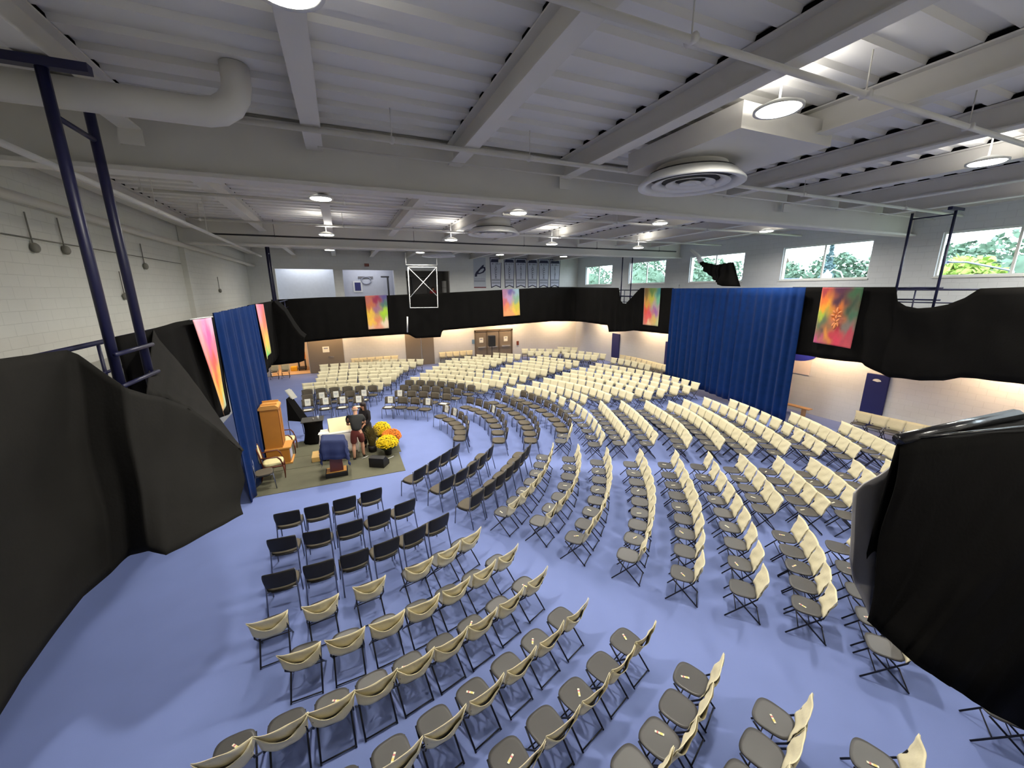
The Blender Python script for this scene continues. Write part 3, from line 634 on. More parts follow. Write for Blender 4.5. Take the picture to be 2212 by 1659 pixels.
# championship banners and logo flag on the back wall
M_bw = mat('banner_white', (196, 198, 214), .7); M_bn = mat('banner_navy', (36, 36, 66), .7); M_bg = mat('banner_grey', (150, 152, 166), .7)
words = [('SR. GIRLS', 'SOCCER'), ('SR. BOYS', 'SOCCER'), ('SR. BOYS', 'FRISBEE'), ('SR. GIRLS', 'SOCCER'), ('SR. BOYS', 'SOCCER'), ('SR. GIRLS', 'FRISBEE')]
ords = ['first', 'second', 'third', 'fourth', 'fifth', 'sixth']
bxs = [1057.5, 1087.5, 1112.5, 1138.5, 1163, 1187.5, 1211.5]
for i in range(6):
    tl = bx(bxs[i]+(0 if i != 1 else .5), 556+i*.7); tr = bx(bxs[i+1]-(4.5 if i == 0 else 1.2), 556.5+i*.7); xa, xb = tl.x, tr.x; zt = tl.z; zb = 5.40; w_ = xb-xa; xm = (xa+xb)/2
    t = empty('team_banner', (xm, YB-.013, zb), 0, '%s white team banner from the left on the back wall, reading %s' % (ords[i], words[i][1]), 'banner', 'team banners on the back wall')
    H_ = zt-zb
    g = MB(); g.prism([(-w_/2, H_), (w_/2, H_), (w_*.42, 0), (0, .17), (-w_*.42, 0)], 0, 1, .012); g.build('cloth', M_bn, t)
    g = MB(); g.prism([(-w_/2+.05, H_-.05), (w_/2-.05, H_-.05), (w_*.42-.045, .1), (0, .23), (-w_*.42+.045, .1)], -.006, 1, .006); g.build('white_field', M_bw, t)
    g = MB(); g.prism([(-w_*.36, H_-.12), (w_*.36, H_-.12), (w_*.42, H_-.34), (-w_*.42, H_-.34)], -.011, 1, .005); g.build('header_band', M_bn, t); g = MB(); g.prism([(-w_*.36, .66), (w_*.36, .66), (w_*.36, .52), (-w_*.36, .52)], -.011, 1, .005); g.build('grey_band', M_bg, t)
    g = MB(); g.prism([(-w_*.35, .44), (w_*.35, .44), (w_*.35, .33), (-w_*.35, .33)], -.011, 1, .005); g.build('grey_band', M_bg, t)
    text_mesh('team_text', words[i][0], .16, M_bn, t, (0, -.012, H_-.45), (PI/2, 0, 0), .003)
    s = words[i][1]; n_ = len(s); dz = (H_-.55-.70)/n_
    for k, ch in enumerate(s): text_mesh('sport_letter', ch, .25 if n_ == 6 else .22, M_bn, t, (0, -.012, H_-.58-dz*(k+.5)), (PI/2, 0, 0), .003)
tl = bx(1022, 556); br = bx(1050, 620)
t = empty('logo_flag', ((tl.x+br.x)/2, YB-.0105, 5.42), 0, 'white flag with a navy swoosh logo left of the team banners', 'flag'); w_ = br.x-tl.x
boxes('cloth', mat('flag_white', (186, 190, 200), .7), t, ((-w_/2, 0, 0), (w_/2, .01, tl.z-5.42))); boxes('red_hem', mat('flag_red', (120, 60, 66), .7), t, ((-w_/2, -.004, 0), (w_/2, 0, .08)))
g = MB()
g.prism([(-.38, .95), (-.30, 1.12), (-.05, 1.36), (.22, 1.62), (.34, 1.66), (.30, 1.52), (.44, 1.48), (.46, 1.28), (.30, 1.10), (.02, 1.00), (-.20, .98), (-.22, .82), (-.38, .80)], -.006, 1, .006)
g.build('logo', M_bn, t); g = MB(); g.prism([(-.12, 1.1), (.08, 1.32), (.30, 1.42), (.34, 1.32), (.2, 1.16), (0, 1.08)], -.009, 1, .003); g.build('logo_inner', mat('flag_white', 0), t)
boxes('text_line', M_bg, t, ((-.45, -.006, .62), (.42, 0, .67)), ((-.45, -.006, .44), (.42, 0, .56)))
# small things on the back wall and in the rooms behind
o = boxes('exit_sign', mat('dull_red_sign', (110, 50, 44), .5), None, ((bx(787, 573).x, YB-.08, 6.84), (bx(797, 573).x, YB-.002, 7.02))); tag(o, 'small dull red exit sign above the corridor opening', 'sign')
text_mesh('exit_text', 'EXIT', .13, mat('exit_letters', (214, 150, 130), .5), o, ((bx(787, 573).x+bx(797, 573).x)/2, YB-.083, 6.93), (PI/2, 0, 0), .002)
def cy_(px, py, dy): return aty(px, py, YB+.3+dy)
a = cy_(762, 607, 1.5); b = cy_(784, 631, 1.5)
t = boxes('poster', M_white, None, ((a.x, YB+1.86, b.z), (b.x, YB+1.895, a.z))); tag(t, 'navy poster in a white frame on the corridor wall', 'poster')
boxes('poster_print', mat('poster_blue', (44, 48, 104), .5), t, ((a.x+.1, YB+1.85, b.z+.1), (b.x-.1, YB+1.86, a.z-.1)))
a = cy_(773, 597, 1.5); b = cy_(806, 602, 1.5)
tag(boxes('name_board', mat('board_grey', (112, 110, 112), .5), None, ((a.x, YB+1.86, b.z), (b.x, YB+1.895, a.z))), 'long dark name board on the corridor wall', 'sign')
a = cy_(791, 606, 1.5); g = MB(); P = [Vector((a.x+.32*math.cos(2*PI*k/24), YB+1.85, a.z+.24*math.sin(2*PI*k/24))) for k in range(25)]; g.tube(P, .035, 6)
tag(g.build('wall_wreath', M_bg), 'grey round emblem on the corridor wall under the name board', 'emblem')
def pole(px, y0, y1, dy, name, label):
    a = cy_(px, y0, dy); b = cy_(px+3, y1, dy); t = empty(name, (a.x, a.y, 3.9), 0, label, 'exercise stand', 'black exercise stands behind the gallery'); g = MB(); g.tube([(0, 0, 0), (0, 0, a.z-3.9)], .06, 8); g.build('upright', M_dark, t)
    g = MB(); g.tube([(-.45, 0, a.z-3.9), (.1, 0, a.z-3.9)], .05, 8); g.build('arm', M_dark, t)
pole(837, 598, 640, .8, 'exercise_stand', 'black exercise stand in the corridor opening'); pole(889, 599, 640, 1.0, 'exercise_stand', 'black exercise stand at left in the dark fitness opening'); pole(923, 599, 640, 1.0, 'exercise_stand', 'black exercise stand behind the basketball frame braces')
a = cy_(958, 614, 1.6); b = cy_(976, 632, 1.6)
for k in range(4): tag(boxes('white_crate', M_white, None, ((a.x, YB+1.9, 3.9+k*.52), (b.x+.2, YB+2.4, 3.9+k*.52+.5))), 'white crate in the stack inside the fitness opening, %s from the floor' % ords[k], 'crate', 'white crates in the fitness room')
# left wall fittings
for (px, py, lab) in [(266, 640, 'round grey wall fitting left of the near left posts'), (310, 575, 'grey junction box on the left brick wall'), (473, 628, 'small grey bell on the far left brick wall'), (68, 535, 'dark bracket on the left brick wall near the frame edge'), (136, 540, 'second dark bracket on the left brick wall')]:
    p_ = atx(px, py, XL); g = MB(); g.ball((XL+.05, p_.y, p_.z), (.06, .09, .09)); g.tube([(XL+.03, p_.y, p_.z), (XL+.03, p_.y, p_.z+.6)], .012, 5)
    tag(g.build('wall_fitting', mat('fitting_grey', (128, 126, 118), .5)), lab, 'wall fitting')
p_ = [atx(0, 497, XL+.02), atx(240, 533, XL+.02), atx(470, 580, XL+.02)]
g = MB(); g.tube([(XL+.02, p_[0].y, 6.25), (XL+.02, 17.5, 6.25)], .012, 5); tag(g.build('wall_conduit', mat('fitting_grey', 0)), 'thin grey conduit running along the left brick wall', 'conduit')
# ------------------------------------------------------------------ lower back wall: doors, pads
def door_leaf(name, x0, x1, z1, label, dy=-.05, bar=None, paper=None, hand=False):
    t = empty(name, ((x0+x1)/2, YB+dy, 0), 0); w_ = (x1-x0)/2; t['kind'] = 'structure'
    boxes('door_leaf', M_door, t, ((-w_+.02, 0, .01), (w_-.02, .045, z1)), bevel=.005)
    if bar: boxes('panic_bar', mat('bright_steel', (220, 214, 200), .25, metal=.6), t, ((-w_+.15, -.09, .96), (w_-.15, -.01, 1.06)))
    if hand: g = MB(); g.tube([(w_*.1, -.05, 1.05), (w_*.4, -.05, 1.03)], .02, 6); g.build('door_handle', M_chrome, t)
    if paper:
        o = boxes('paper_notice', M_paper, None, (((x0+x1)/2-paper[0], YB+dy-.012, paper[1]), ((x0+x1)/2+paper[0], YB+dy-.004, paper[1]+.38))); tag(o, label, 'notice', 'paper notices on doors')
        boxes('notice_text', M_bg, o, (((x0+x1)/2-paper[0]*.6, YB+dy-.014, paper[1]+.22), ((x0+x1)/2+paper[0]*.6, YB+dy-.0125, paper[1]+.3)))
door_leaf('door_1', -2.33, -.18, 2.35, 'pink-white paper notice on the wide grey door at far left', paper=(.2, 1.35), hand=True)
door_leaf('door_2', 3.86, 4.98, 2.35, ''); door_leaf('door_3', 5.0, 5.92, 2.35, '')
xs_ = [bx(1026, 720).x, bx(1051.5, 720).x, bx(1078, 720).x, bx(1105, 720).x]
for k in range(3): door_leaf('door_%d' % (4+k), xs_[k]+.04, xs_[k+1]-.04, 2.15, ['', '', ''][k] or ['paper notice on the left leaf of the triple doors', '', 'paper notice on the right leaf of the triple doors'][k], bar=True, paper=(.16, 1.35) if k != 1 else None)
fr = MB()
for x_ in xs_: fr.box((x_-.05, YB-.09, 0), (x_+.05, YB-.002, 2.28))
fr.box((xs_[0]-.05, YB-.09, 2.17), (xs_[3]+.05, YB-.002, 2.32)); o = fr.build('trim_door_frame', mat('frame_taupe', (108, 94, 78), .5)); o['kind'] = 'structure'
# loudspeaker on tripod in front of the doors
p_ = atz(1062, 790, 0); p_.y = 25.6; q = aty(1062, 730, 25.6)
t = empty('speaker_stand', (q.x, 25.6, 0), 0, 'thin black tripod speaker stand in front of the triple doors', 'speaker stand')
g = MB(); g.tube([(0, 0, .3), (0, 0, 1.45)], .018, 8); g.build('pole', M_frame, t)
for k in range(3): a_ = k*2*PI/3; g = MB(); g.tube([(0, 0, .75), (.45*math.cos(a_), .45*math.sin(a_), .01)], .013, 6); g.build('leg', M_frame, t)
g = MB(); g.box((-.24, -.18, 0), (.24, .18, .75)); o = g.build('loudspeaker', M_shell); o.location = (q.x, 25.6, 1.452); tag(o, 'black box loudspeaker on a tripod in front of the triple doors', 'loudspeaker')
md = o.modifiers.new('b', 'BEVEL'); md.width = .03
# small wall boxes
for (px, py, m_, lab) in [(1022, 738, mat('switch_blue', (110, 140, 170), .5), 'blue-grey switch plate left of the triple doors'), (1118, 741, mat('alarm_red', (120, 60, 44), .5), 'small dark red alarm pull right of the triple doors')]:
    q = bx(px, py); tag(boxes('wall_box', m_, None, ((q.x-.09, YB-.06, q.z-.16), (q.x+.09, YB-.002, q.z+.16))), lab, 'wall box')
# navy wall pads on the right wall
for (a_, b_, lab) in [((1322, 718), (1338, 790), 'navy blue wall pad far right near the back corner'), ((1437, 738), (1452, 800), 'navy blue wall pad just left of the right-hand blue curtain'), ((1871, 810), (1923, 900), 'navy blue wall pad with a small crest beside the wall chairs')]:
    y1_ = atx(*a_, XR-.1).y; y0_ = atx(b_[0], a_[1], XR-.1).y
    o = boxes('wall_pad', mat('navy_vinyl', (24, 30, 92), .5), None, ((XR-.08, y0_, .12), (XR-.002, y1_, 2.15)), bevel=.02); tag(o, lab, 'wall pad', 'navy wall pads on the right wall')
    if 'crest' in lab:
        g = MB(); c0 = (y0_+y1_)/2; g.prism([(c0+.13*math.cos(PI*k/8), 1.9+.08*math.sin(PI*k/8)) for k in range(9)]+[(c0-.02, 1.87)], XR-.09, 0, .008); g.build('crest', M_white, o)
# wall hanging right of the curtain (white with blue patch)
a_ = atx(1712, 765, XR-.03); b_ = atx(1757, 812, XR-.03); y1_ = atx(1660, 760, XR).y; y0_ = atx(1756, 768, XR).y; z0_ = atx(1748, 811, XR).z
t = boxes('wall_hanging', mat('hanging_pinkwhite', (222, 208, 204), .8), None, ((XR-.025, y0_, z0_), (XR-.003, y1_, 3.3))); tag(t, 'off-white wall hanging with a blue patch right of the blue curtain', 'wall hanging')
g = MB(); yc = atx(1722, 770, XR).y; g.prism([(yc+.55*math.cos(PI+PI*k/14)*1.5, 2.62+.42*math.sin(PI+PI*k/14)) for k in range(15)], XR-.032, 0, .006); g.build('blue_patch', mat('patch_blue', (30, 40, 150), .7), t)
g = MB(); g.tube([(XR-.04, yc+.9, 2.1), (XR-.04, yc+.55, 2.38), (XR-.04, yc+.3, 2.34), (XR-.04, yc+.1, 2.6)], .035, 6); g.build('white_stripe', M_white, t)
# wooden bench
y0_ = 9.3
t = empty('wooden_bench', (17.35, 10.9, 0), 0, 'long low wooden bench against the right wall beside the curtain', 'bench')
boxes('seat', mat('bench_wood', (206, 160, 110), .5, nscale=3), t, ((-.15, -1.5, .36), (.15, 1.5, .40)), bevel=.008)
for s in (-1.25, 0, 1.25): boxes('leg', mat('bench_wood', 0), t, ((-.12, s-.03, 0), (.12, s+.03, .36)))
# ================================================================== chairs
def seat_grid(hw, hd, z, th, power=3.2, dish=.012, taper=.0, n=12):
    P = []
    for i in range(n+1):
        v = -1+2*i/n; row = []
        for j in range(n+1):
            u = -1+2*j/n
            # square to superellipse
            m_ = max(abs(u), abs(v)); l = (abs(u)**power+abs(v)**power)**(1/power)
            k = m_/l if l > 1e-9 else 1
            x = u*k*hw*(1-taper*(1-v)/2); y = v*k*hd
            row.append(Vector((x, y, z-dish*(1-m_**2)+.006*v)))
        P.append(row)
    g = MB(); g.grid(P, th=-th); return g
def fold_cover(seed=0, rows=9, ncol=13, rear=True):
    rnd = random.Random(seed); g = MB(); ph = [rnd.uniform(0, 6) for _ in range(4)]
    def front(u, v, off=0):
        z = .47+.365*v; hw = .212+.03*v+.012*max(0, v-.8)*5
        y = -.165-.105*v-.038*(1-u*u)*(.4+.6*v)+off
        w_ = .006*math.sin(u*5+v*7+ph[0])+.004*math.sin(v*15+u*3+ph[1])+.009*math.exp(-((u*.8+v*1.2-1.0+.3*math.sin(ph[2]))*4)**2)*math.sin(ph[3]+u*2)
        zz = z+(.012*abs(u)**6 if v > .95 else 0)-(.015*(1-u*u) if v < .05 else 0)
        return Vector((u*hw, y+w_, zz))
    P = [[front(-1+2*j/(ncol-1), i/(rows-1)) for j in range(ncol)] for i in range(rows)]
    g.grid(P, th=.006)
    if rear:
        Q = []; m_ = 6
        for i in range(m_):
            t = i/(m_-1); row = []
            for j in range(ncol):
                u = -1+2*j/(ncol-1); vt = .46+.52*abs(u)**2.0; vb = -.04+.26*abs(u)**4
                p = front(u, vt+(vb-vt)*t); b_ = .014+(.022*(1-t)**.7+.014)*(1-abs(u)**3)
                row.append(Vector((p.x, p.y-b_, p.z)))
            Q.append(row)
        g.grid(Q, th=-.006)
    else:
        Q = [[front(-1+2*j/(ncol-1), v)+Vector((0, -.02, 0)) for j in range(ncol)] for v in (1, .5, .12)]; g.grid(Q, th=-.004)
    return g
def fold_parts(lo=False):
    """(name, MB, material) list of a covered folding chair"""
    n = 4 if lo else 7; L = []
    L.append(('seat', seat_grid(.205, .2, .452, .02, n=6 if lo else 12, taper=.10, dish=.006), M_seat))
    b = MB(); b.grid([[Vector((u*.2, -.17-.1*v-.036*(1-u*u)*(.4+.6*v)-.012, .49+.31*v)) for u in (-1, -.5, 0, .5, 1)] for v in (.02, .2, .36)], th=.006); L.append(('backrest', b, M_seat))
    L.append(('back_cover', fold_cover(3, rows=5 if lo else 9, ncol=7 if lo else 13), M_cover))
    for s in (-1, 1):
        b = MB(); b.tube([(s*.203, -.222, .62), (s*.212, -.178, .47), (s*.21, .235, .012)], .0115, n); L.append(('front_leg', b, M_frame))
        b = MB(); b.tube([(s*.185, .15, .43), (s*.19, -.275, .012)], .0115, n); L.append(('rear_leg', b, M_frame))
    b = MB(); b.tube([(-.19, -.262, .035), (.19, -.262, .035)], .009, n); L.append(('rear_stretcher', b, M_frame))
    b = MB(); b.tube([(-.21, .09, .17), (.21, .09, .17)], .008, n); b.tube([(-.21, -.03, .432-.12), (.21, -.03, .432-.12)], .006, n); L.append(('front_stretcher', b, M_frame))
    return L
def arm_parts(lo=False):
    n = 4 if lo else 7; L = []
    L.append(('seat', seat_grid(.245, .225, .455, .03, n=6 if lo else 12, dish=.008), M_shell))
    L.append(('seat_cushion', seat_grid(.234, .212, .474, .018, n=6 if lo else 12, dish=.006), M_pad))
    def bk(u, v, off):
        hw = .243-.03*(1-v)**2-.012*(v**6)
        return Vector((u*hw, -.235-.055*v-.045*(1-u*u)+.03+off, .545+.30*v+.014*(1-u*u)*(v)-.012*abs(u)**4*v))
    nu, nv = (6, 4) if lo else (12, 8)
    b = MB(); b.grid([[bk(-1+2*j/nu, i/nv, -.012) for j in range(nu+1)] for i in range(nv+1)], th=.014); L.append(('backrest', b, M_shell))
    b = MB(); b.grid([[bk((-1+2*j/nu)*.94, .04+.92*i/nv, .004) for j in range(nu+1)] for i in range(nv+1)], th=.012); L.append(('back_cushion', b, M_pad))
    for s in (-1, 1):
        b = MB(); b.tube([(s*.225, .2, .455), (s*.235, .235, .012)], .0125, n); L.append(('leg', b, M_chrome))
        b = MB(); b.tube([(s*.222, -.225, .80), (s*.228, -.20, .46), (s*.24, -.30, .012)], .0125, n); L.append(('leg', b, M_chrome))
    b = MB(); b.tube([(-.225, .2, .435), (-.225, -.2, .435), (.225, -.2, .435), (.225, .2, .435), (-.225, .2, .435)], .01, n); L.append(('seat_frame', b, M_chrome))
    return L
def proto(name, parts):
    t = empty(name)
    for nm, b, m in parts: b.build(nm, m, t)
    return t
def merged(name, parts):
    g = MB(); ms = []
    for nm, b, m in parts:
        if m not in ms: ms.append(m)
        g.cur = ms.index(m); g.sm = True
        o = len(g.v); g.v += b.v
        for f, s in zip(b.f, b.smooth): g.f.append([i+o for i in f]); g.mi.append(g.cur); g.smooth.append(s)
    return g, ms
FT = np.array([-.2, 12.6])       # everyone faces the lectern
CH = []   # dict: kind, pos, rz, block, row, idx, n
def row(block, ri, kind, ref, pts, fit=True, kinds=None, zt=None, left='first'):
    """pts: pixels of top-edge centres ('T') or seat centres ('S'), in order along the row"""
    z = {'T': {'F': .835, 'B': .845}, 'S': {'F': .452, 'B': .474}}[ref][kind] if zt is None else zt
    P = np.array([list(atz(x, y, z))[:2] for x, y in pts]); n = len(P)
    if fit and n >= 4:
        tt = np.arange(n); deg = 2 if n < 9 else 3
        P = np.stack([np.polyval(np.polyfit(tt, P[:, k], deg), tt) for k in (0, 1)], 1)
    for i in range(n):
        a, b = P[max(0, i-1)], P[min(n-1, i+1)]; d = b-a
        if n < 3: f = FT-P[i]
        else:
            f = np.array([-d[1], d[0]])
            if f @ (FT-P[i]) < 0: f = -f
            g = (FT-P[i])/np.linalg.norm(FT-P[i]); f = f/np.linalg.norm(f)*.8+g*.2 if n < 6 else f/np.linalg.norm(f)
        f = f/np.linalg.norm(f)
        pos = P[i] + (f*.272 if ref == 'T' else 0)
        k = kinds[i] if kinds else kind
        CH.append(dict(kind=k, pos=pos, rz=math.atan2(-f[0], f[1]), block=block, row=ri, idx=i, n=n))
NL = 'near left block'; NR = 'near right block'; FR = 'far right block'; RB = 'right-hand rear block'; MB_ = 'middle rear block'; BL = 'back left block'
# --- near left block
row(NL, 1, 'B', 'T', [(618, 1105), (682, 1090), (744, 1075), (802, 1057)])
row(NL, 2, 'B', 'T', [(605, 1160), (685, 1144), (754, 1126), (819, 1105), (876, 1082)])
row(NL, 3, 'B', 'T', [(600, 1235), (687, 1211), (763, 1192), (835, 1167), (898, 1140), (948, 1115)])
row(NL, 4, 'F', 'T', [(577, 1333), (691, 1297), (799, 1255), (906, 1214), (970, 1182), (1019, 1151)], fit=False)
row(NL, 5, 'F', 'T', [(649, 1399), (747, 1369), (832, 1337), (919, 1293), (984, 1261), (1052, 1224), (1096, 1190)])
row(NL, 6, 'F', 'T', [(481, 1622), (610, 1565), (717, 1512), (812, 1467), (899, 1424), (974, 1377), (1041, 1334), (1110, 1281), (1161, 1242)])
row(NL, 7, 'F', 'T', [(742, 1712), (862, 1628), (970, 1548), (1052, 1484), (1124, 1425), (1194, 1364), (1249, 1312)])
row(NL, 8, 'F', 'S', [(1103, 1637), (1177, 1577), (1246, 1494), (1308, 1442), (1352, 1386)])
row(NL, 9, 'F', 'S', [(1373, 1654), (1423, 1596), (1464, 1533), (1493, 1466)])
row(NL, 10, 'F', 'S', [(1612, 1690), (1647, 1618), (1668, 1559)])
row(NL, 11, 'F', 'S', [(1880, 1725), (1889, 1652)])
# --- near right block
row(NR, 1, 'B', 'T', [(908, 1010), (938, 989), (965, 976), (984, 962)])
row(NR, 2, 'B', 'T', [(967, 1031), (997, 1014), (1025, 997), (1046, 980), (1061, 963)])
row(NR, 3, 'B', 'T', [(1034, 1060), (1059, 1043), (1083, 1022), (1104, 1004), (1121, 987), (1133, 972), (1142, 962)])
row(NR, 4, 'F', 'S', [(1092, 1104), (1110, 1083), (1132, 1061), (1148, 1041), (1163, 1021), (1169, 1004), (1171, 988)])
row(NR, 5, 'F', 'S', [(1167, 1124), (1190, 1098), (1207, 1074), (1224, 1050), (1230, 1028), (1229, 1010), (1229, 992)])
row(NR, 6, 'F', 'S', [(1244, 1161), (1262, 1132), (1279, 1104), (1288, 1079), (1294, 1058), (1295, 1037), (1292, 1018), (1291, 998)])
row(NR, 7, 'F', 'S', [(1358, 1198), (1369, 1164), (1378, 1133), (1383, 1106), (1383, 1083), (1381, 1063), (1376, 1041), (1368, 1021), (1363, 1003)])
row(NR, 8, 'F', 'S', [(1474, 1238), (1480, 1190), (1484, 1154), (1475, 1119), (1468, 1094), (1464, 1071), (1457, 1049), (1446, 1025), (1437, 1005)])
row(NR, 9, 'F', 'S', [(1604, 1268), (1600, 1222), (1591, 1175), (1575, 1134), (1562, 1106), (1548, 1082), (1535, 1055), (1520, 1031), (1508, 1008)])
row(NR, 10, 'F', 'S', [(1744, 1309), (1733, 1261), (1728, 1223), (1710, 1191), (1695, 1160)])
row(NR, 11, 'F', 'S', [(1647, 1098), (1629, 1077), (1616, 1053), (1597, 1033), (1581, 1015)])
row(NR, 12, 'F', 'S', [(1743, 1104), (1718, 1081), (1697, 1059), (1678, 1039), (1658, 1018)])
row(NR, 13, 'F', 'S', [(1828, 1113), (1807, 1086), (1781, 1061), (1756, 1043), (1735, 1023)])
row(NR, 14, 'F', 'S', [(1868, 1067), (1845, 1047), (1823, 1027)])
row(NR, 15, 'F', 'S', [(1911, 1396), (1884, 1335), (1862, 1280), (1836, 1226), (1812, 1183)])
row(NR, 16, 'F', 'S', [(2168, 1532)])
row(NR, 17, 'F', 'T', [(1930, 1000)])
# --- far right block (between the two radial aisles)
row(FR, 1, 'B', 'S', [(952, 899), (971, 905), (984, 914), (990, 923), (994, 934), (994, 945)])
row(FR, 2, 'B', 'S', [(1008, 879), (1024, 884), (1039, 890), (1053, 898), (1064, 908), (1071, 920), (1076, 933), (1077, 950)])
row(FR, 3, 'B', 'S', [(1066, 869), (1082, 876), (1098, 884), (1111, 892), (1123, 901), (1133, 912), (1140, 923), (1144, 936), (1146, 950)])
row(FR, 4, 'F', 'S', [(1094, 856), (1108, 860), (1122, 865), (1137, 871), (1153, 878), (1171, 887), (1186, 896), (1200, 907), (1207, 918), (1212, 929), (1214, 941), (1214, 952)], kinds=['F', 'F']+['B']*8+['F', 'F'])
row(FR, 5, 'F', 'T', [(1238, 868), (1252, 876), (1264, 884), (1276, 896), (1286, 909), (1296, 922), (1303, 934)])
row(FR, 6, 'F', 'S', [(1285, 888), (1292, 896), (1299, 905), (1307, 914), (1314, 924), (1321, 934), (1328, 945), (1337, 957)])
row(FR, 7, 'F', 'S', [(1332, 889), (1341, 896), (1350, 904), (1359, 913), (1369, 923), (1378, 934), (1387, 945), (1395, 957)])
row(FR, 8, 'F', 'S', [(1387, 889), (1398, 896), (1408, 904), (1420, 913), (1431, 922), (1443, 931), (1451, 940), (1460, 951), (1467, 962)])
row(FR, 9, 'F', 'S', [(1439, 890), (1453, 897), (1466, 904), (1480, 914), (1494, 924), (1506, 933), (1516, 944), (1526, 956), (1537, 968)])
row(FR, 10, 'F', 'T', [(1485, 865), (1503, 872), (1519, 880), (1534, 889), (1550, 898), (1566, 907), (1581, 916), (1595, 927), (1610, 938), (1626, 950)])
row(FR, 11, 'F', 'T', [(1529, 861), (1548, 867), (1567, 876), (1586, 885), (1604, 895), (1625, 905), (1646, 916), (1664, 927), (1681, 940), (1700, 953)])
row(FR, 12, 'F', 'T', [(1587, 865), (1608, 873), (1629, 882), (1654, 892), (1683, 905), (1704, 915), (1727, 928), (1751, 941), (1775, 955)])
row(FR, 13, 'F', 'T', [(1720, 894), (1741, 903), (1763, 913), (1785, 923), (1804, 934), (1826, 947), (1850, 961)])
row(FR, 14, 'F', 'T', [(1831, 915), (1856, 926), (1881, 938), (1906, 950), (1929, 961)])
# --- right-hand rear block
row(RB, 1, 'F', 'T', [(1127, 831), (1144, 834), (1162, 838), (1179, 842), (1197, 849), (1216, 858)])
row(RB, 2, 'F', 'T', [(1158, 824), (1176, 828), (1194, 832), (1211, 836), (1229, 841), (1246, 847), (1262, 853)])
row(RB, 3, 'F', 'T', [(1182, 817), (1198, 819), (1214, 823), (1231, 827), (1249, 830), (1266, 834), (1282, 839), (1298, 844), (1314, 850)])
row(RB, 4, 'F', 'T', [(1207, 811), (1223, 813), (1240, 817), (1257, 820), (1275, 824), (1294, 828), (1312, 832), (1329, 837), (1346, 842), (1362, 848)])
row(RB, 5, 'F', 'T', [(1223, 805), (1241, 807), (1258, 810), (1277, 814), (1296, 818), (1317, 823), (1340, 828), (1361, 833), (1381, 839), (1402, 845)])
row(RB, 6, 'F', 'T', [(1241, 799), (1257, 802), (1274, 804), (1292, 807), (1310, 811), (1329, 814), (1348, 818), (1367, 823), (1387, 828), (1408, 834), (1429, 840)])
row(RB, 7, 'F', 'T', [(1259, 794), (1277, 797), (1296, 800), (1315, 804), (1334, 808), (1354, 811), (1373, 815), (1394, 820), (1415, 825), (1437, 830), (1458, 835)])
row(RB, 8, 'F', 'T', [(1281, 790), (1298, 793), (1316, 796), (1335, 800), (1356, 803), (1376, 807), (1397, 811), (1417, 816), (1439, 821), (1462, 827), (1485, 833)])
row(RB, 9, 'F', 'T', [(1294, 785), (1310, 787), (1329, 790), (1347, 793), (1364, 796), (1381, 799), (1400, 802), (1420, 806), (1440, 811), (1460, 815), (1481, 820), (1503, 826)])
row(RB, 10, 'F', 'T', [(1327, 773), (1342, 775), (1357, 778), (1372, 781), (1386, 784), (1400, 787)])
row(RB, 11, 'F', 'T', [(1345, 767), (1357, 769), (1369, 771.5), (1381, 774), (1392, 777), (1404, 780), (1415, 782.5), (1426, 785), (1438, 788)])
row(RB, 12, 'F', 'T', [(1225, 762), (1240, 763.5), (1254, 765), (1269, 766), (1284, 767)])
row(RB, 13, 'F', 'T', [(1238, 757), (1257, 758.5), (1272, 760.5), (1288, 762.5), (1303, 764)])
row(RB, 14, 'F', 'T', [(1874, 892), (1908, 899), (1940, 907), (1979, 914), (2018, 922), (2058, 930), (2100, 938)])
# --- middle rear block
row(MB_, 1, 'B', 'T', [(843, 857), (869, 857.5), (898, 858.5), (924, 861)])
row(MB_, 2, 'B', 'T', [(864, 843.5), (888, 844), (916, 845.5), (941, 847.5), (965, 850.5)])
row(MB_, 3, 'B', 'T', [(874, 832), (896, 832), (920, 833), (943, 835), (966, 837), (989, 840)])
row(MB_, 4, 'B', 'T', [(885, 821.5), (908, 821.5), (931, 822.5), (953, 824.5), (976, 826.5), (997, 829), (1018, 832)])
row(MB_, 5, 'F', 'T', [(896, 814.5), (917, 814.5), (937, 815.5), (957, 817), (977, 819), (996, 821), (1014, 823.5), (1031, 826), (1048, 829)])
row(MB_, 6, 'F', 'T', [(916, 806), (935, 806.5), (954, 807.5), (974, 809), (993, 811), (1012, 813), (1030, 815), (1047, 817), (1064, 819.5), (1080, 822)])
row(MB_, 7, 'F', 'T', [(928, 799), (947, 799.5), (965, 800), (983, 801), (1001, 802.5), (1018, 804), (1035, 806), (1053, 808), (1072, 810.5), (1090, 813), (1107, 816)])
row(MB_, 8, 'F', 'T', [(942, 791.5), (961, 792), (979, 793), (998, 794.5), (1017, 796), (1035, 798), (1054, 800), (1074, 802.5), (1093, 805), (1112, 807.5), (1130, 810.5)])
row(MB_, 9, 'F', 'T', [(955, 784.5), (973, 785), (989, 786), (1005, 787), (1022, 788), (1038, 789.5)])
row(MB_, 10, 'F', 'T', [(969, 778.5), (987, 779), (1004, 780.5), (1020, 781.5), (1035, 782.5), (1051, 784)])
row(MB_, 11, 'F', 'T', [(983, 774), (1000, 774.5), (1017, 775.5), (1034, 777), (1050, 778), (1067, 779.5)])
row(MB_, 12, 'F', 'T', [(1010, 769.5), (1027, 770), (1044, 771.5), (1061, 772.5), (1078, 774)])
row(MB_, 13, 'F', 'T', [(1036, 766), (1054, 767), (1071, 768.5), (1087, 769.5), (1102, 771)])
row(MB_, 14, 'F', 'T', [(1072, 762), (1087, 763), (1102, 764), (1118, 765)])
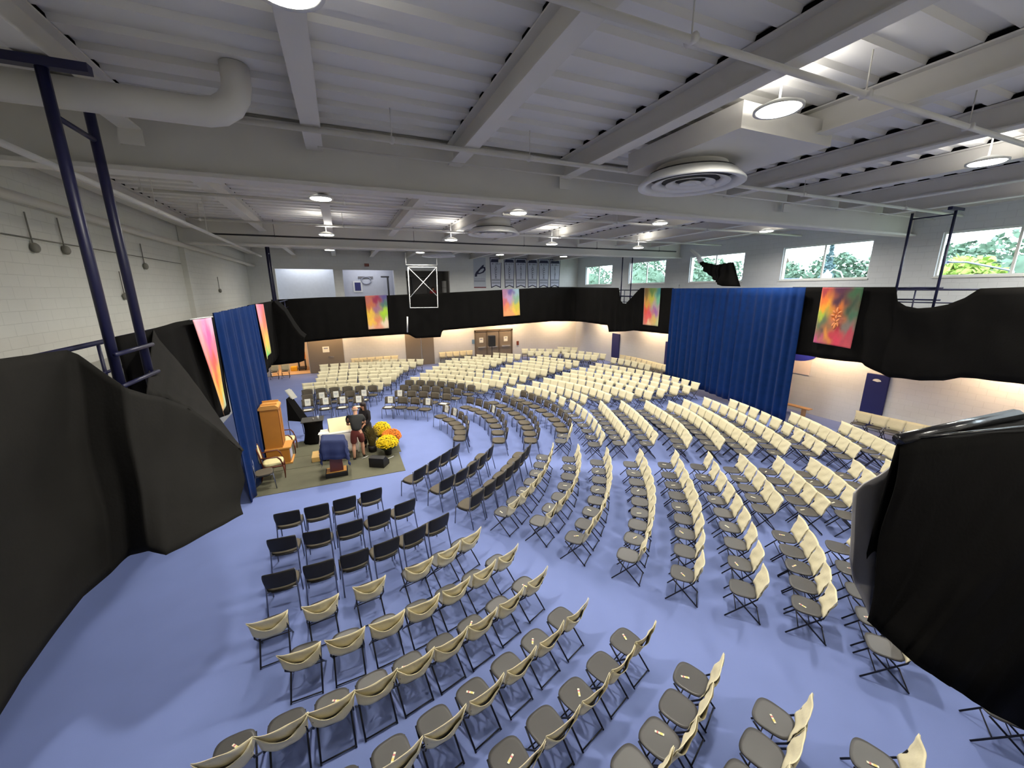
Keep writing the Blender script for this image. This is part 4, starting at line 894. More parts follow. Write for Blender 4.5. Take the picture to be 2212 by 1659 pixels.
CB = 'centre rear block'
row(CB, 1, 'F', 'T', [(1089, 794.5), (1105, 796), (1121, 798), (1136, 800), (1152, 803)])
row(CB, 2, 'F', 'T', [(1099, 788.5), (1116, 790), (1131, 792), (1146, 794), (1161, 796), (1176, 798)])
row(CB, 3, 'F', 'T', [(1118, 783), (1132, 784), (1146, 785.5), (1162, 787.5), (1177, 789.5), (1194, 792)])
row(CB, 4, 'F', 'T', [(1135, 778.5), (1150, 780), (1165, 781.5), (1180, 783), (1195, 785), (1211, 787)])
row(CB, 5, 'F', 'T', [(1151, 773.5), (1166, 775.5), (1182, 777), (1197, 779), (1213, 781), (1229, 783)])
row(CB, 6, 'F', 'T', [(1167, 770), (1181, 771), (1196, 773), (1211, 775), (1227, 777), (1245, 779)])
row(CB, 7, 'F', 'T', [(1147, 758), (1163, 758.5), (1181, 759.5), (1199, 760.5)])
row(CB, 8, 'F', 'T', [(1134, 753.5), (1151, 753.5), (1169, 753.5), (1187, 753.7), (1204, 754.5), (1220, 755)])
row(CB, 9, 'F', 'T', [(1211, 749.5), (1226, 750), (1241, 750.5)])
# --- back left block
row(BL, 1, 'B', 'T', [(664, 863), (702, 860), (740, 857.7), (774, 856)])
row(BL, 2, 'B', 'T', [(663, 852), (695, 848.5), (725, 846), (755, 844), (786, 843)])
row(BL, 3, 'B', 'T', [(663, 842), (693, 839), (722, 837), (750, 835.5), (778, 834), (805, 833)])
row(BL, 4, 'F', 'T', [(665, 835), (691, 832.5), (716, 830.5), (741, 829), (766, 827.5), (791, 826.5), (817, 826)])
row(BL, 5, 'F', 'T', [(664, 827.5), (687, 825.5), (712, 823.5), (736, 822), (760, 820), (784, 818.5), (809, 816.5), (835, 815)])
row(BL, 6, 'F', 'T', [(693, 816.5), (716, 814.5), (739, 812.5), (761, 811), (783, 810), (805, 808.5), (826, 807.5), (847, 806.5)])
row(BL, 7, 'F', 'T', [(695, 808.5), (718, 806.5), (740, 805), (763, 803.7), (784, 802.5), (807, 801.4), (831, 800), (854, 799.5)])
row(BL, 8, 'F', 'T', [(698, 802), (720, 800), (741, 798), (761, 797), (781, 795.7), (801, 795), (821, 794.5), (841, 794), (862, 793.8)])
row(BL, 9, 'F', 'T', [(700, 794), (721, 792.5), (743, 791), (765, 790), (787, 789), (811, 788), (834, 787.5), (855, 787.5), (875, 788)])
row(BL, 10, 'F', 'T', [(700, 787.5), (721, 785.7), (743, 784), (764, 783), (784, 782.4), (803, 781.8), (820, 781.5), (837, 781.2), (855, 781), (873, 781), (892, 781.8)])
row(BL, 11, 'F', 'T', [(774, 777), (793, 776.6), (811, 776.2), (830, 776), (850, 775.8), (870, 775.7), (889, 775.7), (906, 776)])
# chairs parked under the gallery along the walls (placed with their backs to the wall)
def parked(block, ri, pts, facing):
    n = len(pts)
    for i, (x, y) in enumerate(pts):
        f = np.array(facing, float); f /= np.linalg.norm(f)
        CH.append(dict(kind='F', pos=np.array([x, y], float), rz=math.atan2(-f[0], f[1]), block=block, row=ri, idx=i, n=n))
parked('line along the back wall left of the grey double door', 1, [(.45+.52*k, 28.05) for k in range(6)], (0, -1))
parked('line along the back wall left of the triple doors', 1, [(6.45+.52*k, 28.05) for k in range(5)], (0, -1))
parked('pair behind the far left drape', 1, [(-4.25, 27.6), (-3.65, 27.6)], (0, -1))
ORD = ['first', 'second', 'third', 'fourth', 'fifth', 'sixth', 'seventh', 'eighth', 'ninth', 'tenth', 'eleventh', 'twelfth', 'thirteenth', 'fourteenth', 'fifteenth', 'sixteenth', 'seventeenth']
for c in CH: c['d'] = depth_of((c['pos'][0], c['pos'][1], .6))
# push apart neighbours that the measured pixels put into one another
Q = np.array([c['pos'] for c in CH])
for it in range(30):
    D = Q[:, None]-Q[None]; dd = np.sqrt((D**2).sum(2)); np.fill_diagonal(dd, 9)
    mn = .47; m_ = (dd < mn)
    mv = (D/np.maximum(dd, 1e-3)[..., None]*((mn-dd)*.35*m_)[..., None]).sum(1); Q += mv
for c, q in zip(CH, Q): c['pos'] = q
for c in CH:
    x_, y_ = c['pos']
    if x_ > XR-.45 and y_ > 2: c['pos'] = np.array([XR-.45, y_])
    if y_ > YB-.42: c['pos'] = np.array([c['pos'][0], YB-.42])
COVS = [fold_cover(k, 10, 15).mesh('back_cover', M_cover) for k in (11, 12, 13, 14)]
fp = proto('folding_chair', fold_parts()); bp_ = proto('black_chair', arm_parts())
gF, mF = merged('folding_chair', fold_parts(True)); meF = gF.mesh('folding_chair_far', mF)
gB, mB = merged('black_chair', arm_parts(True)); meB = gB.mesh('black_chair_far', mB)
cov = sorted([c for c in CH if c['kind'] == 'F'], key=lambda c: c['d']); keep = cov[:300]; rest = cov[300:]
used = {'F': False, 'B': False}
GRP = {'F': 'cream-covered folding chairs', 'B': 'black upholstered chairs'}
NEAR = 13.0
def chair_label(c):
    k = 'cream-covered folding chair' if c['kind'] == 'F' else 'black upholstered chair'
    cnt = 'from left' if c['block'] in (NL, BL, MB_, CB, RB) or 'line' in c['block'] or 'pair' in c['block'] else ('from far end' if c['block'] == FR else 'from near end')
    if 'line' in c['block'] or 'pair' in c['block']: return '%s, %s from left in the %s' % (k.replace('cream-covered ', ''), ORD[c['idx']], c['block'])
    return '%s, row %d chair %d %s, %s' % (k, c['row'], c['idx']+1, cnt, c['block'])
for c in keep+[c for c in CH if c['kind'] == 'B']:
    loc = (float(c['pos'][0]), float(c['pos'][1]), 0.001); lab = chair_label(c); pr = fp if c['kind'] == 'F' else bp_
    rz = c['rz']+random.uniform(-.03, .03)
    if c['d'] < NEAR:
        if not used[c['kind']]:
            used[c['kind']] = True; o = pr; o.location = loc; o.rotation_euler = (0, 0, rz); o['label'] = lab
        else: o = copy_tree(pr, loc, rz, lab)
    else:
        o = bpy.data.objects.new('folding_chair' if c['kind'] == 'F' else 'black_chair', meF if c['kind'] == 'F' else meB); COL.objects.link(o)
        o.location = loc; o.rotation_euler = (0, 0, rz); o['label'] = lab
    o['category'] = 'chair'; o['group'] = GRP[c['kind']]; c['o'] = o
    for ch in o.children:
        if ch.name.startswith('back_cover'): ch.data = random.choice(COVS)
g = MB(); V = np.array(gF.v)
for c in rest:
    a = c['rz']; ca, sa = math.cos(a), math.sin(a); x_, y_ = c['pos']; o_ = len(g.v)
    X = V[:, 0]*ca-V[:, 1]*sa+x_; Y = V[:, 0]*sa+V[:, 1]*ca+y_
    g.v += [tuple(q) for q in np.stack([X, Y, V[:, 2]+.001], 1).tolist()]
    g.f += [[i+o_ for i in f] for f in gF.f]; g.mi += gF.mi; g.smooth += gF.smooth
if rest: tag(g.build('distant_folding_chairs', mF), 'the smallest, farthest cream-covered folding chairs in the back rows of the hall', 'chairs', kind='stuff')
print('covered', len(cov), 'black', len([c for c in CH if c['kind'] == 'B']), 'near', len([c for c in CH if c['d'] < NEAR]))
# slips of printed paper lying on seats
M_slip = mat('printed_slip', (236, 230, 205), .6, var=.12, nscale=40.)
slip0 = None; SL = MB(); SL.box((-.012, -.05, 0), (.012, .05, .003)); slme = SL.mesh('paper_slip', M_slip)
SL2 = MB(); SL2.box((-.0125, -.035, .0028), (.0125, -.005, .0036)); sl2 = SL2.mesh('colour_print', mat('slip_yellow', (228, 208, 120), .6))
SL3 = MB(); SL3.box((-.0125, .012, .0028), (.0125, .03, .0036)); sl3 = SL3.mesh('colour_print', mat('slip_red', (206, 120, 120), .6))
rnd = random.Random(5)
for c in CH:
    if c['kind'] != 'F' or 'o' not in c or c['block'] not in (NL, NR, FR) or c['d'] > 17: continue
    if (c['idx']+c['row']) % 2 or (c['block'] == NL and c['row'] < 6): continue
    a = c['rz']; ox, oy = rnd.uniform(-.05, .05), rnd.uniform(-.01, .07)
    o = bpy.data.objects.new('paper_slip', slme); COL.objects.link(o)
    o.location = (c['pos'][0]+ox*math.cos(a)-oy*math.sin(a), c['pos'][1]+ox*math.sin(a)+oy*math.cos(a), .4515)
    o.rotation_euler = (0, 0, a+rnd.uniform(-1.2, 1.2)); tag(o, 'small printed slip on row %d seat %d, %s' % (c['row'], c['idx']+1, c['block']), 'paper slip', 'small printed slips on the seats')
    if c['d'] < 8:
        for k_, me_ in (('colour_print', sl2), ('colour_print', sl3)): q = bpy.data.objects.new(k_, me_); COL.objects.link(q); q.parent = o
# white sheets hung on the front-row chair backs and lying on front-row seats
sh = MB(); sh.box((-.11, 0, 0), (.11, .004, .29)); shme = sh.mesh('reserved_sheet', M_paper)
sp = MB(); sp.box((-.07, .004, .17), (.07, .006, .19)); sp.box((-.05, .004, .12), (.05, .006, .135)); spme = sp.mesh('printed_lines', M_bg)
sb = MB(); sb.box((-.15, -.1, 0), (.14, .11, .006)); sbme = sb.mesh('paper_booklet', M_paper)
def find(b, r, i): return [c for c in CH if c['block'] == b and c['row'] == r and c['idx'] == i][0]
for (b, r, i) in [(BL, 1, 0), (BL, 1, 1), (BL, 1, 2), (BL, 1, 3), (BL, 2, 1), (BL, 2, 2), (BL, 2, 4), (MB_, 1, 0), (MB_, 1, 3), (MB_, 2, 0), (FR, 1, 0), (FR, 1, 1), (FR, 1, 4), (FR, 2, 3)]:
    c = find(b, r, i); a = c['rz']; o = bpy.data.objects.new('reserved_sheet', shme); COL.objects.link(o)
    ly = -.243; o.location = (c['pos'][0]-ly*math.sin(a), c['pos'][1]+ly*math.cos(a), .575); o.rotation_euler = (.17, 0, a)
    tag(o, 'white sheet taped to the black chair in row %d place %d, %s' % (r, i+1, b), 'paper sheet', 'white sheets on front row chair backs')
    q = bpy.data.objects.new('printed_lines', spme); COL.objects.link(q); q.parent = o
for (b, r, i) in [(BL, 1, 0), (BL, 1, 1), (BL, 1, 2), (BL, 1, 3), (BL, 2, 4), (MB_, 1, 0), (MB_, 2, 4)]:
    c = find(b, r, i); a = c['rz']; o = bpy.data.objects.new('paper_booklet', sbme); COL.objects.link(o)
    o.location = (c['pos'][0]-.04*math.sin(a), c['pos'][1]+.04*math.cos(a), .4765); o.rotation_euler = (0, 0, a+.1)
    tag(o, 'white booklet lying on the seat in row %d place %d, %s' % (r, i+1, b), 'booklet', 'white booklets on front row seats')

# ================================================================== the stage
for y0_, y1_, w0, w1, lb in [(11.30, 12.80, -2.74, 1.28, 'nearest strip of olive grey stage carpet'), (12.82, 13.72, -2.6, 1.36, 'middle strip of olive grey stage carpet'), (13.74, 15.2, -2.6, 1.42, 'farthest strip of olive grey stage carpet')]:
    tag(boxes('stage_carpet', M_rug, None, ((w0, y0_, .001), (w1, y1_, .014)), bevel=.004), lb, 'carpet', 'strips of stage carpet')
G0 = .0145
# wooden ark cabinet
t = empty('wooden_ark', (-2.33, 13.6, G0), 0, 'tall golden oak cabinet with a stepped base at the back of the stage', 'cabinet')
boxes('base', M_oak, t, ((-.27, -.32, 0), (.36, .32, .50)), bevel=.008)
boxes('ledge', mat('light_oak', (222, 160, 82), .45, nscale=3., var=.12), t, ((-.29, -.34, .50), (.42, .34, .55)), ((-.29, -.34, .0), (.42, .34, .05)), bevel=.006)
boxes('body', M_oak, t, ((-.27, -.28, .55), (.20, .28, 1.80)), bevel=.006)
g = MB(); g.prism([(-.30, 1.80), (.24, 1.80), (.24, 1.86), (.16, 1.93), (-.22, 1.93), (-.30, 1.86)], -.31, 1, .62); g.build('cornice', mat('light_oak', 0), t)
boxes('top_rail', mat('light_oak', 0), t, ((-.24, .16, 1.93), (.2, .2, 1.98)), ((-.24, -.2, 1.93), (.2, -.17, 1.96)))
for s_ in (-1, 1):
    d_ = boxes('door', M_oakd, t, ((.201, s_*.14-.125, .60), (.22, s_*.14+.125, 1.76)), bevel=.004)
    boxes('panel', M_oak, d_, ((.221, s_*.14-.09, .66), (.228, s_*.14+.09, 1.70)))
    g = MB(); g.ball((.235, s_*.03, 1.15), .012); g.build('knob', mat('brass', (200, 160, 70), .3, metal=.9), d_)
g = MB(); g.grid([[Vector((.365+.01*math.sin(j*1.7), -.24+.48*j/10, .06+.40*i/5)) for j in range(11)] for i in range(6)], th=.006); g.build('front_cloth', mat('lilac_white_cloth', (206, 206, 226), .8), t)
# upholstered armchairs
def armchair(loc, rz, label):
    t = empty('carved_armchair', loc, rz, label, 'armchair', 'carved armchairs beside the ark')
    fab = mat('pale_brocade', (226, 214, 160), .85, var=.12, nscale=20.)
    o = seat_grid(.27, .26, .49, .08, n=10, dish=-.02); o.build('seat', fab, t)
    g = MB(); g.grid([[Vector((-.2+.4*j/8, -.27-.06*i/6-.02*math.sin(PI*j/8), .56+.42*i/6+.04*math.sin(PI*j/8)*(i/6))) for j in range(9)] for i in range(7)], th=.05); g.build('back_cushion', fab, t)
    g = MB(); g.tube([(-.24, -.25, .45), (-.25, -.30, .8), (-.22, -.35, 1.0), (0, -.37, 1.07), (.22, -.35, 1.0), (.25, -.30, .8), (.24, -.25, .45)], .022, 8); g.build('back_frame', M_mahog, t)
    g = MB(); g.tube([(-.27, .24, .40), (.27, .24, .40), (.26, -.25, .40), (-.26, -.25, .40), (-.27, .24, .40)], .025, 8); g.build('seat_rail', M_mahog, t)
    for s in (-1, 1):
        g = MB(); g.tube([(s*.25, -.28, .70), (s*.29, -.05, .70), (s*.30, .12, .69), (s*.29, .19, .60), (s*.27, .24, .42)], .018, 8, .024); g.build('armrest', M_mahog, t)
        g = MB(); g.tube([(s*.26, .24, .40), (s*.275, .26, .22), (s*.26, .25, .012)], .028, 8, .014); g.build('leg', M_mahog, t)
        g = MB(); g.tube([(s*.24, -.25, .40), (s*.245, -.29, .2), (s*.25, -.34, .012)], .024, 8, .015); g.build('leg', M_mahog, t)
    return t
armchair((-2.28, 12.45, G0), -PI/2+.12, 'carved mahogany armchair with pale upholstery in front of the oak cabinet')
armchair((-2.16, 14.32, G0), -PI/2, 'carved armchair with pale seat half hidden behind the oak cabinet')
o = copy_tree(bp_, (-2.42, 11.78, G0), -PI/2+.2, 'black chair pushed against the left blue curtain behind the armchair')
# lectern with navy cloth
t = empty('lectern', (-.62, 11.86, G0), 0, 'dark wood lectern under a navy cloth at the front of the stage', 'lectern')
boxes('foot', M_shell, t, ((-.30, -.22, 0), (.30, .22, .14)), bevel=.02); boxes('foot_trim', mat('light_oak', 0), t, ((-.27, -.19, .141), (.27, .19, .16)), bevel=.005)
g = MB(); g.prism([(-.17, .16), (.19, .16), (.15, .98), (-.13, .98)], -.14, 1, .28); g.build('column', M_mahog, t)
g = MB(); g.prism([(-.22, 1.17), (-.27, 1.10), (.24, .95), (.30, 1.04)], -.24, 1, .48); g.build('desk_top', M_mahog, t)
cl = MB(); P = []; NU, NV = 26, 20
for i in range(NV+1):
    v = -1+2*i/NV; rw = []
    for j in range(NU+1):
        u = -1+2*j/NU; x, y = u*.86, v*.80; hx, hy = .29, .25
        ox, oy = max(0, abs(x)-hx), max(0, abs(y)-hy); dr = math.hypot(ox, oy)
        px_ = math.copysign(min(abs(x), hx)+.10*ox+.02, x) if x else 0; py_ = math.copysign(min(abs(y), hy)+.12*oy+.02, y) if y else 0
        zt = 1.145-.24*(min(max(px_, -.3), .3)+.25)*.55+.03
        wv = .022*math.sin(j*1.25)*min(1, dr*4)+.02*math.sin(i*1.4)*min(1, dr*4)
        rw.append(Vector((px_+wv*(1 if ox else 0), py_+wv*(1 if oy else 0), zt-dr*.98)))
    P.append(rw)
cl.grid(P, th=.006); o = cl.build('lectern_cloth', mat('navy_cloth', (44, 54, 94), .85, var=.1)); o.location = (-.62, 11.86, G0+.01)
tag(o, 'navy blue cloth hanging in folds over the lectern', 'cloth')
# table with white cloth and slanted board
t = empty('folding_table', (-.52, 13.25, G0), 0, 'small table hidden under a white cloth behind the lectern', 'table')
boxes('tabletop', M_white, t, ((-.52, -.28, .86), (.52, .28, .89)))
for sx in (-1, 1):
    for sy in (-1, 1): boxes('leg', M_frame, t, ((sx*.46-.015, sy*.22-.015, 0), (sx*.46+.015, sy*.22+.015, .86)))
cl = MB(); P = []
for i in range(17):
    v = -1+2*i/16; rw = []
    for j in range(31):
        u = -1+2*j/30; x, y = u*1.05, v*.9; hx, hy = .53, .29; ox, oy = max(0, abs(x)-hx), max(0, abs(y)-hy); dr = max(ox, oy)+.25*min(ox, oy)
        px_ = math.copysign(min(abs(x), hx)+.08*ox, x) if x else 0; py_ = math.copysign(min(abs(y), hy)+.08*oy, y) if y else 0
        wv = .02*math.sin(j*1.4+i*1.1)*min(1, dr*3); rw.append(Vector((px_+wv*(ox > 0), py_-wv*(oy > 0), .898-dr*1.05)))
    P.append(rw)
cl.grid(P, th=.005); o = cl.build('tablecloth', mat('ivory_cloth', (236, 228, 214), .85, var=.04)); o.location = (-.52, 13.25, G0+.002); tag(o, 'ivory tablecloth falling in folds beside the man in shorts', 'tablecloth')
t = empty('slanted_board', (-.42, 13.30, .918), 0, 'cream slanted book board standing on the white-covered table', 'book board')
g = MB(); g.prism([(-.20, 0), (.20, 0), (.20, .34), (.17, .36)], -.36, 0, .72); g.build('board', mat('cream_board', (240, 226, 176), .7), t)
t.rotation_euler = (0, 0, .12)
g = MB(); g.add([(-.16, -.1, 0), (.15, -.13, 0), (.17, .1, 0), (-.14, .12, 0)], [(0, 1, 2, 3)]); o = g.build('open_booklet', M_paper); o.location = (-.93, 13.12, .925); tag(o, 'white booklet on the left end of the white-covered table', 'booklet')
md = o.modifiers.new('solid', 'SOLIDIFY'); md.thickness = .012
tag(boxes('wooden_block', mat('pale_pine', (232, 190, 116), .5, nscale=4.), None, ((-1.36, 13.05, G0), (-1.08, 13.62, G0+.16)), bevel=.01), 'pale wooden step block on the carpet left of the lectern', 'block')
# black draped side table
t = empty('side_table', (-1.36, 15.0, .001), 0, 'square side table wrapped in black cloth between easel and white table', 'table')
boxes('tabletop', mat('black_table_cloth_top', (66, 64, 60), .85), t, ((-.36, -.3, .84), (.36, .3, .87)), bevel=.01)
g = MB(); P = []
for i in range(12):
    q = i/11; P.append([Vector(((.33-.05*math.sin(PI*q)+.03*q)*math.cos(2*PI*k/32)*(1+.05*math.sin(k*2.1)*q), (.29-.04*math.sin(PI*q)+.02*q)*math.sin(2*PI*k/32)*(1+.05*math.sin(k*2.1)*q), .84-.82*q)) for k in range(33)])
g.grid(P, th=.006); g.build('black_skirt', M_blackcloth, t)
g = MB(); g.lathe((0, 0, 0), [(.03, 0), (.035, .1), (.03, .12)], 12); o = g.build('drinking_glass', mat('clear_white', (220, 225, 228), .1)); o.location = (-1.18, 14.9, .872); tag(o, 'small drinking glass on the black side table', 'glass')
g = MB(); g.lathe((0, 0, 0), [(.025, 0), (.03, .05), (.012, .09)], 12); o = g.build('small_bell', mat('pale_metal', (214, 208, 196), .25, metal=.6)); o.location = (-1.33, 14.86, .872); tag(o, 'small pale ornament on the black side table', 'ornament')
# black easel panel with white papers on top
t = empty('display_easel', (-1.9, 15.6, .001), 0, 'slanted black easel panel beside the oak cabinet', 'easel')
f_ = lambda x, y, Y=15.6: aty(x, y, Y)-Vector((-1.9, 15.6, .001))
A_, B_, C_, D_ = f_(619, 862), f_(629, 854, 15.9), f_(664, 901, 15.9), f_(652, 911)
E_ = f_(622, 909)
g = MB(); g.add([A_, B_, C_, D_, E_], [(0, 1, 2, 3), (0, 3, 4)]); o = g.build('panel', M_blackcloth, t); md = o.modifiers.new('s', 'SOLIDIFY'); md.thickness = .03
for a_, b_ in ((C_, f_(671, 915, 15.9)), (D_, f_(656, 938)), (E_, Vector((E_.x, E_.y, 0)))): g = MB(); g.tube([a_, (b_.x+.02, b_.y, max(.0, b_.z if b_.z < .3 else 0))], .012, 6); g.build('leg', M_frame, t)
a_ = aty(613, 846, 15.62); b_ = aty(626, 862, 15.62)
for k in range(2): g = MB(); g.add([(0, 0, 0), (.16, .02, .05), (.32, 0, -.26), (.16, -.02, -.32)], [(0, 1, 2, 3)]); o = g.build('white_sheet', M_paper); o.location = (a_.x+.04+k*.05, a_.y-.05-.04*k, a_.z+.05-k*.02); tag(o, '%s white sheet on the top of the black easel' % ('front' if k else 'rear'), 'sheet', 'sheets on the easel'); md = o.modifiers.new('s', 'SOLIDIFY'); md.thickness = .006
# stage monitor wedge
t = empty('stage_monitor', (.58, 11.98, G0), -.55, 'black wedge stage monitor on the carpet in front of the flowers', 'loudspeaker')
g = MB(); g.prism([(-.17, 0), (.2, 0), (.2, .12), (-.02, .33), (-.17, .30)], -.24, 0, .48); g.build('cabinet', M_shell, t)
g = MB(); g.add([(-.21, .195, .135), (.21, .195, .135), (.21, -.01, .331), (-.21, -.01, .331)], [(0, 1, 2, 3)]); o = g.build('grille', mat('grille_grey', (66, 66, 66), .7), t); md = o.modifiers.new('s', 'SOLIDIFY'); md.thickness = .012; md.offset = 1
# potted mums
M_pot = mat('dark_pot', (30, 26, 26), .5); M_fol = mat('mum_foliage', (48, 56, 28), .8, var=.3)
def mum(loc, r, h, m, label, seed):
    rnd = random.Random(seed); t = empty('potted_mum', loc, seed, label, 'potted flower', 'potted mums on the stage')
    g = MB(); g.lathe((0, 0, 0), [(.10, 0), (.14, .20), (.15, .22), (.13, .22)], 18); g.build('pot', M_pot, t)
    g = MB(); g.ball((0, 0, h*.62), (r*.93, r*.93, h*.36), 20, 12); g.build('foliage', M_fol, t)
    g = MB(); n = 520
    for k in range(n):
        zz = 1-1.25*(k+.5)/n; a = k*2.39996; rr = math.sqrt(max(0, 1-zz*zz)); q = rnd.uniform(.9, 1.05)
        if rnd.random() < .1+.35*max(0, -zz+.1): continue
        s_ = rnd.uniform(.018, .03); g.ball((r*rr*math.cos(a)*q, r*rr*math.sin(a)*q, h*.62+h*.38*zz*q), (s_, s_, s_*.7), 6, 4)
    o = g.build('blossoms', m, t); o['kind'] = 'stuff'
M_yel = mat('mum_yellow', (250, 214, 0), .6, var=.1); M_ora = mat('mum_orange', (244, 140, 40), .6, var=.15)
mum((.86, 13.78, G0), .30, .80, M_yel, 'yellow mum in a pot, rearmost of the three beside the grass', 1)
mum((1.12, 13.28, G0), .32, .66, M_ora, 'orange mum in a pot between the two yellow ones', 2)
mum((.93, 12.74, G0), .34, .64, M_yel, 'yellow mum in a pot, nearest of the three on the stage', 3)
t = empty('potted_grass', (.48, 13.22, G0), 0, 'tall brown-green ornamental grass in a pot beside the man in shorts', 'potted plant')
g = MB(); g.lathe((0, 0, 0), [(.12, 0), (.15, .22), (.13, .22)], 16); g.build('pot', M_pot, t)
g = MB(); rnd = random.Random(4)
for k in range(420):
    a = rnd.uniform(0, 2*PI); q = rnd.uniform(.05, .34); h = rnd.uniform(.5, 1.02); w0 = .006
    b = Vector((.07*math.cos(a), .07*math.sin(a), .2)); m_ = Vector((q*.6*math.cos(a), q*.6*math.sin(a), .2+h*.55)); e_ = Vector((q*math.cos(a+.2), q*math.sin(a+.2), .15+h*(.95-q)))
    sd = Vector((-math.sin(a), math.cos(a), 0))*w0; g.add([b-sd, b+sd, m_+sd, m_-sd, e_], [(0, 1, 2, 3), (3, 2, 4)])
o = g.build('grass_blades', mat('dry_grass', (104, 92, 48), .8, var=.4, nscale=12.), t); o['kind'] = 'stuff'
for (x, y, a, lb) in [(.22, 12.78, .5, 'small white cable end on the carpet by the man'), (.98, 12.42, .5, 'small white cable end on the carpet by the nearest mum')]:
    g = MB(); g.tube([(x-.1, y-.05, G0+.012), (x, y, G0+.012), (x+.09, y+.08, G0+.012)], .012, 6); tag(g.build('cable_end', M_white), lb, 'cable')
# ------------------------------------------------------------------ people
def skinned(name, V, E, root, m, parent=None, sub=2):
    me = bpy.data.meshes.new(name); ks = list(V); ix = {k: i for i, k in enumerate(ks)}
    me.from_pydata([V[k][0] for k in ks], [(ix[a], ix[b]) for a, b in E], [])
    o = bpy.data.objects.new(name+'_cage', me); COL.objects.link(o)
    o.modifiers.new('skin', 'SKIN'); sv = me.skin_vertices[0].data
    for k in ks:
        r = V[k][1]; r = r if hasattr(r, '__len__') else (r, r); sv[ix[k]].radius = r; sv[ix[k]].use_root = (k == root)
    sb = o.modifiers.new('sub', 'SUBSURF'); sb.levels = sub; sb.render_levels = sub
    dg = bpy.context.evaluated_depsgraph_get(); nm = bpy.data.meshes.new_from_object(o.evaluated_get(dg)); bpy.data.objects.remove(o)
    nm.materials.clear(); nm.materials.append(m)
    for p in nm.polygons: p.use_smooth = True
    r_ = bpy.data.objects.new(name, nm); COL.objects.link(r_); r_.parent = parent; return r_
def hand(V, E, s, wrist, d, curl):
    """palm, four unequal fingers and a side thumb growing from the wrist"""
    d = Vector(d).normalized(); sdv = d.cross(Vector((0, 0, 1))); sdv = sdv.normalized() if sdv.length > .1 else Vector((1, 0, 0)); up = sdv.cross(d)
    w_ = Vector(V[wrist][0]); pk = s+'palm'; V[pk] = (w_+d*.05, (.022, .04)); E.append((wrist, pk))
    for k, L in enumerate((.068, .078, .072, .058)):
        o_ = sdv*(.027-.018*k); a = s+'f%da' % k; b = s+'f%db' % k; c_ = s+'f%dc' % k
        V[a] = (w_+d*.095+o_, .0095); V[b] = (w_+d*(.095+L*.5)+o_*1.1-up*curl*.3*L, .0085); V[c_] = (w_+d*(.095+L*.85)+o_*1.1-up*curl*.9*L, .0075)
        E += [(pk, a), (a, b), (b, c_)]
    V[s+'t1'] = (w_+d*.04+sdv*.042, .011); V[s+'t2'] = (w_+d*.075+sdv*.062, .009); E += [(pk, s+'t1'), (s+'t1', s+'t2')]
